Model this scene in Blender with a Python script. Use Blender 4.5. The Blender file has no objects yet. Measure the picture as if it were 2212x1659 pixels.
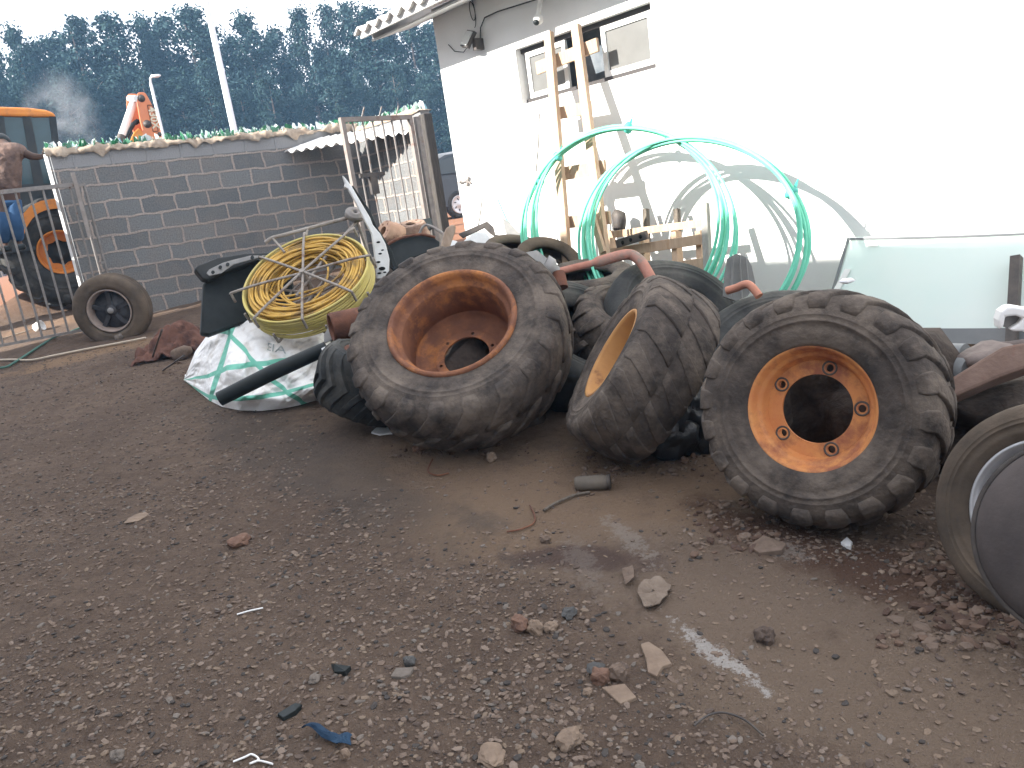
import bpy, bmesh, math, random
import numpy as np
from math import sin, cos, radians, pi, atan2, sqrt, hypot
from mathutils import Vector, Matrix, noise, Quaternion
random.seed(7); rng = np.random.default_rng(7)
scene = bpy.context.scene
COL = scene.collection

# ------------------------------------------------------------------ camera
PITCH, ROLL, FPX = radians(13.3), radians(8.4), 1690.0     # focal length in pixels of a 2212-wide picture
EYE = Vector((0, 0, 1.5))
FWD = Vector((0, cos(PITCH), -sin(PITCH)))
_u0 = Vector((0, sin(PITCH), cos(PITCH))); _r0 = Vector((1, 0, 0))
CX = _r0 * cos(ROLL) - _u0 * sin(ROLL)
CY = _r0 * sin(ROLL) + _u0 * cos(ROLL)
cam_d = bpy.data.cameras.new("camera"); cam = bpy.data.objects.new("camera", cam_d); COL.objects.link(cam)
cam_d.sensor_fit = 'HORIZONTAL'; cam_d.sensor_width = 36.0; cam_d.lens = 36.0 * FPX / 2212.0
cam_d.clip_start = 0.05; cam_d.clip_end = 2000
m3 = Matrix((CX, CY, -FWD)).transposed()
cam.matrix_world = Matrix.Translation(EYE) @ m3.to_4x4()
scene.camera = cam

# ------------------------------------------------------------------ light
SUN_AZ, SUN_EL = radians(-115), radians(30)
sun_dir = Vector((sin(SUN_AZ) * cos(SUN_EL), cos(SUN_AZ) * cos(SUN_EL), sin(SUN_EL)))
sd = bpy.data.lights.new("sun", 'SUN'); sd.energy = 3.6; sd.angle = radians(0.5); sd.color = (1.0, 0.95, 0.87)
so = bpy.data.objects.new("sun", sd); COL.objects.link(so)
so.rotation_euler = sun_dir.to_track_quat('Z', 'Y').to_euler()
so.location = (-20, 0, 20)
world = bpy.data.worlds.new("World"); scene.world = world; world.use_nodes = True
nt = world.node_tree; nt.nodes.clear()
w_out = nt.nodes.new("ShaderNodeOutputWorld"); w_bg = nt.nodes.new("ShaderNodeBackground")
w_sky = nt.nodes.new("ShaderNodeTexSky"); w_sky.sky_type = 'NISHITA'; w_sky.sun_disc = False
w_sky.sun_elevation = SUN_EL; w_sky.sun_rotation = SUN_AZ
w_sky.air_density = 1.2; w_sky.dust_density = 2.5; w_sky.ozone_density = 1.2
w_tc = nt.nodes.new("ShaderNodeTexCoord"); w_n = nt.nodes.new("ShaderNodeTexNoise")
w_map = nt.nodes.new("ShaderNodeMapping"); w_map.inputs['Scale'].default_value = (1, 1, 2.6)
w_n.inputs['Scale'].default_value = 2.3; w_n.inputs['Detail'].default_value = 7; w_n.inputs['Roughness'].default_value = 0.55
w_r = nt.nodes.new("ShaderNodeValToRGB"); w_r.color_ramp.elements[0].position = 0.34; w_r.color_ramp.elements[1].position = 0.56
w_mix = nt.nodes.new("ShaderNodeMixRGB"); w_mix.inputs[2].default_value = (9.0, 9.0, 9.3, 1)   # sunlit cloud, in the sky's own units
nt.links.new(w_tc.outputs['Generated'], w_map.inputs['Vector']); nt.links.new(w_map.outputs[0], w_n.inputs['Vector'])
nt.links.new(w_n.outputs['Fac'], w_r.inputs[0]); nt.links.new(w_r.outputs[0], w_mix.inputs[0])
nt.links.new(w_sky.outputs[0], w_mix.inputs[1]); nt.links.new(w_mix.outputs[0], w_bg.inputs[0])
w_bg.inputs[1].default_value = 0.075
nt.links.new(w_bg.outputs[0], w_out.inputs[0])
scene.view_settings.view_transform = 'Standard'; scene.view_settings.look = 'None'
scene.view_settings.exposure = 2.08; scene.view_settings.gamma = 1.0; scene.view_settings.use_curve_mapping = False
scene.cycles.max_bounces = 6; scene.cycles.volume_bounces = 0
scene.cycles.transparent_max_bounces = 8

# ------------------------------------------------------------------ where a sight line meets the place
def ray(u, v): return FWD + CX * ((u - 1106) / FPX) - CY * ((v - 829.5) / FPX)
def at(u, v, D):
    r = ray(u, v); return EYE + r * (D / hypot(r.x, r.y))
def hit(u, v, P0, n):
    r = ray(u, v); return EYE + r * (((P0 - EYE).dot(n)) / r.dot(n))
def zbase(x, y):
    if y < 0: return 0.035 * y
    if y < 11: return 0.035 * y + 0.004 * y * y
    return 0.869 + 0.42 * (1 - math.exp(-(y - 11) / 4.6))
def zg(x, y):
    z = zbase(x, y)
    p = Vector((x, y, 0))
    f = 1.0 if -9 < x < 8 and -1 < y < 14 else 0.0
    if f:
        z += 0.03 * noise.noise(p * 0.9) + 0.014 * noise.noise(p * 2.6 + Vector((5, 1, 3))) + 0.007 * noise.noise(p * 7.0)
        z += 0.30 * math.exp(-(((x + 6.6) / 0.55) ** 2 + ((y - 11.4) / 0.5) ** 2))     # earth heap beyond the gate
        z += 0.10 * math.exp(-(((x - 1.5) / 0.5) ** 2 + ((y - 1.85) / 0.3) ** 2))     # crumbly earth under the right-hand wheels
    return z
def ground_at(u, v, lift=0.0):
    r = ray(u, v); t = 1.0
    lo, hi = 0.3, 60.0
    for _ in range(50):
        t = (lo + hi) / 2; p = EYE + r * t
        if p.z > zg(p.x, p.y): lo = t
        else: hi = t
    p = EYE + r * lo; p.z += lift
    return p
def mpv(P): return (P - EYE).dot(FWD) / FPX       # metres per picture unit at P

# ------------------------------------------------------------------ scene helpers
def tag(o, label=None, cat=None, group=None, kind=None):
    if label: o['label'] = label
    if cat: o['category'] = cat
    if group: o['group'] = group
    if kind: o['kind'] = kind
    return o
def thing(name, label, cat, loc=(0, 0, 0), rot=None, group=None):
    o = bpy.data.objects.new(name, None); COL.objects.link(o); o.empty_display_size = 0.1
    o.location = loc
    if rot is not None:
        if isinstance(rot, Matrix): o.rotation_mode = 'QUATERNION'; o.rotation_quaternion = rot.to_quaternion()
        else: o.rotation_euler = rot
    return tag(o, label, cat, group)
def copy_tree(o, parent=None):
    c = o.copy(); COL.objects.link(c)
    if parent: c.parent = parent
    for ch in [x for x in bpy.data.objects if x.parent == o]: copy_tree(ch, c)
    return c

class MB:
    """collects shapes, builds ONE mesh object"""
    def __init__(s): s.v = []; s.f = []; s.mi = []; s.sm = []; s.uv = None
    def add(s, verts, faces, mi=0, smooth=False):
        b = len(s.v); s.v.extend([tuple(p) for p in verts])
        for f in faces: s.f.append(tuple(i + b for i in f)); s.mi.append(mi); s.sm.append(smooth)
    def box(s, c, size, rot=None, mi=0):
        hx, hy, hz = size[0] / 2, size[1] / 2, size[2] / 2
        pts = [Vector((x, y, z)) for x in (-hx, hx) for y in (-hy, hy) for z in (-hz, hz)]
        if rot is not None: pts = [rot @ p for p in pts]
        c = Vector(c); pts = [p + c for p in pts]
        s.add(pts, [(0, 1, 3, 2), (4, 6, 7, 5), (0, 4, 5, 1), (2, 3, 7, 6), (0, 2, 6, 4), (1, 5, 7, 3)], mi)
    def bar(s, a, b, w, t, up=Vector((0, 0, 1)), mi=0, ext=0.0):
        """rectangular bar from a to b, w across, t along 'up'"""
        a = Vector(a); b = Vector(b); d = (b - a).normalized(); a = a - d * ext; b = b + d * ext
        side = d.cross(up)
        if side.length < 1e-4: side = d.orthogonal()
        side.normalize(); upn = side.cross(d).normalized()
        pts = []
        for p in (a, b):
            for i, j in ((-1, -1), (1, -1), (1, 1), (-1, 1)): pts.append(p + side * (w / 2 * i) + upn * (t / 2 * j))
        s.add(pts, [(3, 2, 1, 0), (4, 5, 6, 7), (0, 1, 5, 4), (1, 2, 6, 5), (2, 3, 7, 6), (3, 0, 4, 7)], mi)
    def tube(s, pts, r, n=8, mi=0, closed=False, caps=True, smooth=True):
        pts = [Vector(p) for p in pts]; m = len(pts)
        rr = r if isinstance(r, (list, tuple)) else [r] * m
        rings = []; prev = None
        for i, p in enumerate(pts):
            if closed: t = pts[(i + 1) % m] - pts[i - 1]
            else: t = pts[min(i + 1, m - 1)] - pts[max(i - 1, 0)]
            t.normalize()
            if prev is None: x = t.orthogonal().normalized()
            else:
                x = prev - t * prev.dot(t)
                x = x.normalized() if x.length > 1e-6 else t.orthogonal().normalized()
            prev = x; y = t.cross(x)
            rings.append([p + (x * cos(2 * pi * k / n) + y * sin(2 * pi * k / n)) * rr[i] for k in range(n)])
        vs = [q for g in rings for q in g]; fs = []
        last = m if closed else m - 1
        for i in range(last):
            j = (i + 1) % m
            for k in range(n): fs.append((i * n + k, i * n + (k + 1) % n, j * n + (k + 1) % n, j * n + k))
        s.add(vs, fs, mi, smooth)
        if caps and not closed:
            s.add(rings[0], [tuple(range(n - 1, -1, -1))], mi); s.add(rings[-1], [tuple(range(n))], mi)
    def lathe(s, prof, N=64, closed=False, mi=0, smooth=True, mat=None, a0=0, a1=2 * pi):
        """profile of (r, z) round the local z axis"""
        full = abs(a1 - a0 - 2 * pi) < 1e-6
        M = N if full else N + 1; vs = []
        for i in range(M):
            a = a0 + (a1 - a0) * i / N
            for (r, z) in prof:
                p = Vector((r * cos(a), r * sin(a), z)); vs.append(mat @ p if mat else p)
        k = len(prof); fs = []
        for i in range(N):
            j = (i + 1) % M
            for q in range(k if closed else k - 1):
                w = (q + 1) % k
                fs.append((i * k + q, j * k + q, j * k + w, i * k + w))
        s.add(vs, fs, mi, smooth)
    def grid(s, fn, nu, nv, mi=0, smooth=True, closeu=False):
        vs = [fn(i / nu, j / nv) for i in range(nu if closeu else nu + 1) for j in range(nv + 1)]
        m = nu if closeu else nu + 1; fs = []
        for i in range(nu):
            for j in range(nv):
                a = i * (nv + 1) + j; b = ((i + 1) % m) * (nv + 1) + j
                fs.append((a, b, b + 1, a + 1))
        s.add(vs, fs, mi, smooth)
    def poly(s, pts, thick, mi=0, smooth=False):
        """flat outline with a real thickness: pts are points of the front outline, 'thick' the vector to the back"""
        pts = [Vector(p) for p in pts]; n = len(pts); th = Vector(thick)
        s.add(pts + [p + th for p in pts], [tuple(range(n)), tuple(range(2 * n - 1, n - 1, -1))] +
              [(i, i + n, (i + 1) % n + n, (i + 1) % n) for i in range(n)], mi, smooth)
    def blob(s, c, rad, seed=0, amp=0.25, sub=2, freq=1.0, rot=None, mi=0, smooth=True, flat=False):
        bm = bmesh.new(); bmesh.ops.create_icosphere(bm, subdivisions=sub, radius=1.0)
        off = Vector((seed * 3.7, seed * 1.3, seed * 7.1)); vs = []
        rad = Vector(rad) if not isinstance(rad, (int, float)) else Vector((rad,) * 3)
        for v in bm.verts:
            k = 1 + amp * noise.noise(v.co * freq + off) + amp * 0.5 * noise.noise(v.co * freq * 2.3 + off)
            p = Vector((v.co.x * rad.x, v.co.y * rad.y, v.co.z * rad.z)) * k
            if rot is not None: p = rot @ p
            vs.append(p + Vector(c))
        bm.verts.index_update()
        s.add(vs, [tuple(v.index for v in f.verts) for f in bm.faces], mi, smooth and not flat); bm.free()
    def plate(s, outer, holes, z0, z1, mat=None, mi=0):
        """flat plate with real holes, outlines in local xy, between z0 and z1"""
        bm = bmesh.new(); ed = []
        for loop in [outer] + holes:
            vv = [bm.verts.new((x, y, z0)) for x, y in loop]
            for i in range(len(vv)): ed.append(bm.edges.new((vv[i], vv[(i + 1) % len(vv)])))
        bmesh.ops.triangle_fill(bm, use_beauty=True, use_dissolve=False, edges=ed)
        fs = list(bm.faces)
        ret = bmesh.ops.extrude_face_region(bm, geom=fs)
        for e in ret['geom']:
            if isinstance(e, bmesh.types.BMVert): e.co.z = z1
        bm.normal_update(); bmesh.ops.recalc_face_normals(bm, faces=bm.faces)
        bm.verts.index_update()
        vs = [(mat @ v.co) if mat else v.co.copy() for v in bm.verts]
        s.add(vs, [tuple(v.index for v in f.verts) for f in bm.faces], mi, False); bm.free()
    def text(s, body, size, depth, mat, mi=0, fn=None, bold=0.0):
        cu = bpy.data.curves.new("lettering", 'FONT'); cu.body = body; cu.size = size; cu.extrude = depth
        cu.align_x = 'CENTER'; cu.align_y = 'CENTER'; cu.offset = bold
        o = bpy.data.objects.new("lettering", cu); COL.objects.link(o)
        dg = bpy.context.evaluated_depsgraph_get(); me = o.evaluated_get(dg).to_mesh()
        vs = [v.co.copy() for v in me.vertices]; fs = [tuple(p.vertices) for p in me.polygons]
        o.evaluated_get(dg).to_mesh_clear(); bpy.data.objects.remove(o); bpy.data.curves.remove(cu)
        s.add([fn(p) if fn else mat @ p for p in vs], fs, mi)
    def build(s, name, mats, parent=None, world=True, bevel=0.0, subsurf=0):
        """'world': the shapes were given in world space even though the object gets a parent"""
        me = bpy.data.meshes.new(name)
        vs = s.v
        if parent is not None and world:
            par = parent; M = Matrix.Identity(4)
            while par is not None:
                M = par.matrix_basis @ M; par = par.parent
            Mi = M.inverted(); vs = [tuple(Mi @ Vector(p)) for p in vs]
        me.from_pydata(vs, [], s.f); me.update()
        mats = mats if isinstance(mats, (list, tuple)) else [mats]
        for m in mats: me.materials.append(m)
        me.polygons.foreach_set('material_index', s.mi); me.polygons.foreach_set('use_smooth', s.sm)
        o = bpy.data.objects.new(name, me); COL.objects.link(o)
        if parent is not None: o.parent = parent
        else:   # top-level mesh: origin at its base
            if len(vs):
                a = np.array(vs); c = Vector(((a[:, 0].min() + a[:, 0].max()) / 2, (a[:, 1].min() + a[:, 1].max()) / 2, a[:, 2].min()))
                me.transform(Matrix.Translation(-c)); o.location = c
        if bevel:
            b = o.modifiers.new("bevel", 'BEVEL'); b.width = bevel; b.segments = 2; b.limit_method = 'ANGLE'; b.angle_limit = radians(40)
        if subsurf:
            b = o.modifiers.new("sub", 'SUBSURF'); b.levels = subsurf; b.render_levels = subsurf
        return o

# ------------------------------------------------------------------ materials
def mat(name, c1, c2=None, scale=8.0, rough=0.8, bump=0.0, bscale=40.0, metal=0.0, c3=None, s3=2.5, t3=0.55, detail=6.0,
        lo=0.35, hi=0.65, spec=0.3, trans=0.0, ior=1.45, alpha=1.0, w3=0.12, stretch=None):
    m = bpy.data.materials.new(name); m.use_nodes = True; n = m.node_tree.nodes; l = m.node_tree.links
    b = n['Principled BSDF']; b.inputs['Roughness'].default_value = rough; b.inputs['Metallic'].default_value = metal
    b.inputs['Specular IOR Level'].default_value = spec; b.inputs['Transmission Weight'].default_value = trans; b.inputs['IOR'].default_value = ior
    b.inputs['Alpha'].default_value = alpha
    b.inputs['Base Color'].default_value = (*c1, 1)
    tc = n.new("ShaderNodeTexCoord"); vec = tc.outputs['Object']
    if stretch:
        mp = n.new("ShaderNodeMapping"); mp.inputs['Scale'].default_value = stretch; l.new(vec, mp.inputs['Vector']); vec = mp.outputs[0]
    col = None
    if c2:
        t = n.new("ShaderNodeTexNoise"); t.inputs['Scale'].default_value = scale; t.inputs['Detail'].default_value = detail; t.inputs['Roughness'].default_value = 0.62
        l.new(vec, t.inputs['Vector'])
        r = n.new("ShaderNodeValToRGB"); r.color_ramp.elements[0].position = lo; r.color_ramp.elements[1].position = hi
        r.color_ramp.elements[0].color = (*c1, 1); r.color_ramp.elements[1].color = (*c2, 1)
        l.new(t.outputs['Fac'], r.inputs[0]); col = r.outputs[0]
        if c3:
            t2 = n.new("ShaderNodeTexNoise"); t2.inputs['Scale'].default_value = s3; t2.inputs['Detail'].default_value = 8; t2.inputs['Roughness'].default_value = 0.7
            l.new(vec, t2.inputs['Vector'])
            r2 = n.new("ShaderNodeMapRange"); r2.inputs['From Min'].default_value = t3 - w3 / 2; r2.inputs['From Max'].default_value = t3 + w3 / 2
            l.new(t2.outputs['Fac'], r2.inputs['Value'])
            mx = n.new("ShaderNodeMixRGB"); l.new(r2.outputs[0], mx.inputs[0]); l.new(col, mx.inputs[1]); mx.inputs[2].default_value = (*c3, 1); col = mx.outputs[0]
        l.new(col, b.inputs['Base Color'])
    if bump:
        tb = n.new("ShaderNodeTexNoise"); tb.inputs['Scale'].default_value = bscale; tb.inputs['Detail'].default_value = 5
        l.new(vec, tb.inputs['Vector'])
        bp = n.new("ShaderNodeBump"); bp.inputs['Strength'].default_value = 1.0; bp.inputs['Distance'].default_value = bump
        l.new(tb.outputs['Fac'], bp.inputs['Height']); l.new(bp.outputs[0], b.inputs['Normal'])
    return m
RUB = (0.020, 0.020, 0.021); DUST = (0.085, 0.070, 0.058)
M = {}
M['rubber'] = mat('dusty_rubber', (0.036, 0.031, 0.029), (0.088, 0.072, 0.062), 7, 0.92, 0.007, 45, c3=(0.150, 0.122, 0.100), s3=4.6, t3=0.55, w3=0.2)
M['rubber_dark'] = mat('dark_rubber', (0.022, 0.024, 0.025), (0.055, 0.055, 0.052), 5, 0.75, 0.002, 60, c3=(0.10, 0.095, 0.085), s3=3, t3=0.62, w3=0.2)
M['rubber_brown'] = mat('muddy_rubber', (0.06, 0.048, 0.038), (0.13, 0.10, 0.075), 4, 0.92, 0.002, 80)
M['rim_orange'] = mat('orange_rusty_rim', (0.54, 0.20, 0.075), (0.62, 0.29, 0.10), 7, 0.62, 0.0015, 50, c3=(0.30, 0.11, 0.06), s3=6, t3=0.55, w3=0.16)
M['rim_rust'] = mat('rusty_rim', (0.15, 0.066, 0.042), (0.24, 0.105, 0.058), 9, 0.8, 0.003, 60, c3=(0.42, 0.17, 0.06), s3=5, t3=0.58, w3=0.14)
M['rim_yellow'] = mat('yellow_ochre_rim', (0.50, 0.27, 0.10), (0.40, 0.20, 0.08), 6, 0.7, 0.001, 50, c3=(0.2, 0.10, 0.05), s3=6, t3=0.6)
M['rust'] = mat('rust', (0.16, 0.07, 0.045), (0.09, 0.045, 0.035), 9, 0.9, 0.004, 40, c3=(0.22, 0.10, 0.06), s3=4, t3=0.58)
M['steel'] = mat('weathered_steel', (0.19, 0.175, 0.165), (0.27, 0.25, 0.235), 14, 0.6, 0.001, 80, metal=0.2, c3=(0.15, 0.095, 0.07), s3=7, t3=0.62)
M['steel_dark'] = mat('dark_steel', (0.06, 0.055, 0.055), (0.11, 0.095, 0.085), 10, 0.6, 0.001, 60, metal=0.3)
M['white_paint'] = mat('white_paint', (0.80, 0.80, 0.79), (0.72, 0.71, 0.69), 3, 0.6)
M['white_car'] = mat('white_car_paint', (0.72, 0.73, 0.74), (0.60, 0.60, 0.60), 9, 0.35, spec=0.5)
M['black_plastic'] = mat('black_plastic', (0.010, 0.014, 0.015), (0.022, 0.027, 0.028), 5, 0.5, spec=0.28)
M['grey_plastic'] = mat('grey_plastic', (0.30, 0.29, 0.28), (0.22, 0.22, 0.22), 9, 0.6)
M['hole_shade'] = mat('painted_hole_shade', (0.01, 0.01, 0.01), rough=0.9)
M['glass_dark'] = mat('tinted_glass', (0.02, 0.03, 0.035), rough=0.08, spec=0.6)

# ================================================================== THE SETTING
# ------------------------------------------------------------------ ground
def seg_mask(n, l, vec, a, b, wid, nz, amp=0.5):
    """1 near the ground segment a-b, with a ragged edge"""
    mid = (a + b) / 2; d = b - a; L = hypot(d.x, d.y)
    mp = n.new("ShaderNodeMapping"); mp.vector_type = 'TEXTURE'
    mp.inputs['Location'].default_value = (mid.x, mid.y, 0); mp.inputs['Rotation'].default_value = (0, 0, atan2(d.y, d.x)); mp.inputs['Scale'].default_value = (L / 2 + wid, wid, 1)
    l.new(vec, mp.inputs['Vector'])
    mu = n.new("ShaderNodeVectorMath"); mu.operation = 'MULTIPLY'; mu.inputs[1].default_value = (1, 1, 0); l.new(mp.outputs[0], mu.inputs[0])
    ln = n.new("ShaderNodeVectorMath"); ln.operation = 'LENGTH'; l.new(mu.outputs[0], ln.inputs[0])
    ad = n.new("ShaderNodeMath"); ad.operation = 'MULTIPLY_ADD'; l.new(nz, ad.inputs[0]); ad.inputs[1].default_value = amp * 4; l.new(ln.outputs['Value'], ad.inputs[2])
    mr = n.new("ShaderNodeMapRange"); mr.interpolation_type = 'SMOOTHSTEP'
    mr.inputs['From Min'].default_value = 1.25 + amp * 2; mr.inputs['From Max'].default_value = 0.55 + amp * 2
    l.new(ad.outputs[0], mr.inputs['Value']); return mr.outputs[0]
def ground_material():
    m = bpy.data.materials.new("yard_earth"); m.use_nodes = True; n = m.node_tree.nodes; l = m.node_tree.links
    b = n['Principled BSDF']; b.inputs['Roughness'].default_value = 0.95; b.inputs['Specular IOR Level'].default_value = 0.15
    g = n.new("ShaderNodeNewGeometry"); P = g.outputs['Position']
    def noi(s, d=6, r=0.6):
        t = n.new("ShaderNodeTexNoise"); t.inputs['Scale'].default_value = s; t.inputs['Detail'].default_value = d; t.inputs['Roughness'].default_value = r
        l.new(P, t.inputs['Vector']); return t.outputs['Fac']
    def mixc(f, a, c, amt=1.0):
        x = n.new("ShaderNodeMixRGB")
        if amt != 1.0:
            k = n.new("ShaderNodeMath"); k.operation = 'MULTIPLY'; k.inputs[1].default_value = amt; l.new(f, k.inputs[0]); f = k.outputs[0]
        l.new(f, x.inputs[0])
        if isinstance(a, tuple): x.inputs[1].default_value = (*a, 1)
        else: l.new(a, x.inputs[1])
        if isinstance(c, tuple): x.inputs[2].default_value = (*c, 1)
        else: l.new(c, x.inputs[2])
        return x.outputs[0]
    def ramp(f, a, c):
        r = n.new("ShaderNodeMapRange"); r.inputs['From Min'].default_value = a; r.inputs['From Max'].default_value = c; l.new(f, r.inputs['Value']); return r.outputs[0]
    base = mixc(ramp(noi(1.3, 8, .65), .35, .65), (0.112, 0.079, 0.060), (0.165, 0.119, 0.090))
    base = mixc(ramp(noi(14, 6, .7), .4, .68), base, (0.062, 0.044, 0.036), 0.6)
    base = mixc(ramp(noi(55, 3, .7), .5, .72), base, (0.17, 0.13, 0.10), 0.45)
    # bare tan earth towards the tyres and lower right, darker gravel to the left
    nzl = noi(2.6, 10, .72)
    nzf = noi(26, 9, .8)
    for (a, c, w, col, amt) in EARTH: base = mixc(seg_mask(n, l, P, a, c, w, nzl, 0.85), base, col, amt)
    for (a, c, w, col, amt) in CHALK: base = mixc(seg_mask(n, l, P, a, c, w, nzf, 1.6), base, col, amt * .9)
    # red laterite beyond the wall
    sp = n.new("ShaderNodeSeparateXYZ"); l.new(P, sp.inputs[0])
    base = mixc(ramp(sp.outputs['Y'], 10.6, 12.5), base, (0.25, 0.125, 0.075))
    l.new(base, b.inputs['Base Color'])
    bp = n.new("ShaderNodeBump"); bp.inputs['Strength'].default_value = 1.0; bp.inputs['Distance'].default_value = 0.026
    ad = n.new("ShaderNodeMath"); ad.operation = 'ADD'; l.new(noi(60, 5, .7), ad.inputs[0]); l.new(noi(17, 5, .6), ad.inputs[1])
    l.new(ad.outputs[0], bp.inputs['Height']); l.new(bp.outputs[0], b.inputs['Normal'])
    return m
GA = ground_at
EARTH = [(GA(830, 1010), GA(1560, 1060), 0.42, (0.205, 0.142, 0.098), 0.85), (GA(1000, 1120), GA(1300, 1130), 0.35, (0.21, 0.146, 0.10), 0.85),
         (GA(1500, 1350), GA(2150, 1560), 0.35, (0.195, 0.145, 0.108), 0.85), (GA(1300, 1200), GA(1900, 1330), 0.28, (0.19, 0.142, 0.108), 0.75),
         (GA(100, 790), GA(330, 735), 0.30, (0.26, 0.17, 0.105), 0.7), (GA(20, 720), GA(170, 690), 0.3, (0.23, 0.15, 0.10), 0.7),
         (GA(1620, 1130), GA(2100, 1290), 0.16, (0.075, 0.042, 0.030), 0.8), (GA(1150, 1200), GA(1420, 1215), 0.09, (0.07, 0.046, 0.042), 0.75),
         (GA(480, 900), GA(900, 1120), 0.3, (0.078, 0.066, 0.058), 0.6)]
CHALK = [(GA(1485, 1370), GA(1622, 1470), 0.030, (0.46, 0.435, 0.41), 0.85), (GA(1320, 1130), GA(1400, 1200), 0.04, (0.30, 0.265, 0.235), 0.55),
         (GA(1235, 1180), GA(1290, 1270), 0.05, (0.24, 0.205, 0.18), 0.4), (GA(1700, 1190), GA(1720, 1195), 0.05, (0.36, 0.33, 0.3), 0.4)]
def axis_steps(lo, hi, flo, fhi, st):
    a = list(np.arange(flo, fhi + st / 2, st)); s = st; x = flo; left = []
    while x > lo: s *= 1.22; x -= s; left.append(max(x, lo))
    s = st; x = a[-1]; right = []
    while x < hi: s *= 1.22; x += s; right.append(min(x, hi))
    return left[::-1] + a + right
gx = axis_steps(-300, 300, -7.2, 3.2, 0.045); gy = axis_steps(-60, 420, 0.7, 11.0, 0.045)
gm = MB(); nx_, ny_ = len(gx), len(gy)
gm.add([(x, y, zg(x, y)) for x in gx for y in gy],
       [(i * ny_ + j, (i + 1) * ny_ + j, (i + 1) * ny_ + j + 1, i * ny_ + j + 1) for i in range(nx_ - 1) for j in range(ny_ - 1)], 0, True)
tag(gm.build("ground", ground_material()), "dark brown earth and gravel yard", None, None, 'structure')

# ------------------------------------------------------------------ gravel lying on the ground (nobody could count it)
def gravel(name, spots, mats, smin, smax, power, flat=0.55):
    bm = bmesh.new(); bmesh.ops.create_icosphere(bm, subdivisions=1, radius=1.0); bm.verts.ensure_lookup_table()
    V0 = np.array([v.co[:] for v in bm.verts]); F0 = np.array([[v.index for v in f.verts] for f in bm.faces]); bm.free()
    nv = len(V0); Ns = len(spots)
    size = smin + (smax - smin) * rng.random(Ns) ** power
    allv = np.empty((Ns, nv, 3)); jit = 1 + 0.62 * (rng.random((Ns, nv, 1)) - 0.5)
    sc = np.stack([0.8 + 0.7 * rng.random(Ns), 0.6 + 0.5 * rng.random(Ns), flat * (0.6 + 0.7 * rng.random(Ns))], 1)
    allv = np.clip(V0[None] * jit, -.86, .86) * sc[:, None, :] * size[:, None, None] * 0.5
    a = rng.random(Ns) * 2 * pi; ca, sa = np.cos(a)[:, None], np.sin(a)[:, None]
    tilt = (rng.random(Ns) - 0.5)[:, None] * 0.7
    x, y, z = allv[..., 0], allv[..., 1], allv[..., 2]
    z2 = z + x * tilt
    X = x * ca - y * sa + spots[:, 0:1]; Y = x * sa + y * ca + spots[:, 1:2]
    Z = z2 + spots[:, 2:3] + (size * 0.10 * flat)[:, None]
    vv = np.stack([X, Y, Z], -1).reshape(-1, 3)
    ff = (F0[None] + (np.arange(Ns) * nv)[:, None, None]).reshape(-1, 3)
    me = bpy.data.meshes.new(name); me.vertices.add(len(vv)); me.vertices.foreach_set('co', vv.ravel())
    me.loops.add(ff.size); me.loops.foreach_set('vertex_index', ff.ravel())
    me.polygons.add(len(ff)); me.polygons.foreach_set('loop_start', np.arange(0, ff.size, 3)); me.polygons.foreach_set('loop_total', np.full(len(ff), 3))
    for m in mats: me.materials.append(m)
    mi = np.repeat(rng.integers(0, len(mats), Ns), len(F0)); me.polygons.foreach_set('material_index', mi)
    me.update(calc_edges=True); me.validate(); me.polygons.foreach_set('use_smooth', np.zeros(len(me.polygons), dtype=bool))
    o = bpy.data.objects.new(name, me); COL.objects.link(o); return o
stone_m = [mat('stone_brown', (0.118, 0.086, 0.067), (0.165, 0.122, 0.096), 30, 0.9, bump=0.002, bscale=90),
           mat('stone_grey', (0.120, 0.102, 0.088), (0.17, 0.145, 0.125), 30, 0.88, bump=0.002, bscale=90),
           mat('stone_dark', (0.076, 0.056, 0.046), (0.115, 0.086, 0.070), 30, 0.9, bump=0.002, bscale=90),
           mat('stone_tan', (0.19, 0.145, 0.11), (0.15, 0.11, 0.08), 20, 0.9, bump=0.002, bscale=90)]
def density(x, y):
    d = 0.75 + 0.5 * noise.noise(Vector((x * 1.1, y * 1.1, 4)))
    p = Vector((x, y, 0))
    for (a, b, w, _, amt) in EARTH[:4]:
        ab = Vector((b.x - a.x, b.y - a.y, 0)); t = max(0, min(1, (p - Vector((a.x, a.y, 0))).dot(ab) / ab.length_squared))
        q = Vector((a.x, a.y, 0)) + ab * t; dd = (p - q).length
        if dd < w: d *= 0.13 + 0.5 * (dd / w) ** 2
    return d
def scatter(n, y0, y1, half):
    out = []
    while len(out) < n:
        y = y0 + (y1 - y0) * random.random() ** 1.35; c = -0.05 * y
        x = c + (random.random() * 2 - 1) * (half + 0.78 * y)
        if y > 3.9 and x > -1.2: continue
        if random.random() < density(x, y): out.append((x, y, zg(x, y)))
    return np.array(out)
stone_m.append(mat('stone_pale', (0.20, 0.155, 0.125), (0.165, 0.125, 0.10), 30, .9)); stone_m.append(mat('stone_crevice_shade', (0.045, 0.04, 0.038), (0.065, 0.057, 0.052), 30, .88))  # darker and paler stones put crevice shadow contrast into the gravel colours
mat_idx = [stone_m[0], stone_m[0], stone_m[1], stone_m[2], stone_m[2], stone_m[0], stone_m[3], stone_m[4], stone_m[5]]
tag(gravel("gravel", scatter(52000, 1.05, 8.5, 0.3), mat_idx, 0.005, 0.027, 2.5), "loose brown and grey gravel over the yard", "gravel", None, 'stuff')
crumbs = []
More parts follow.
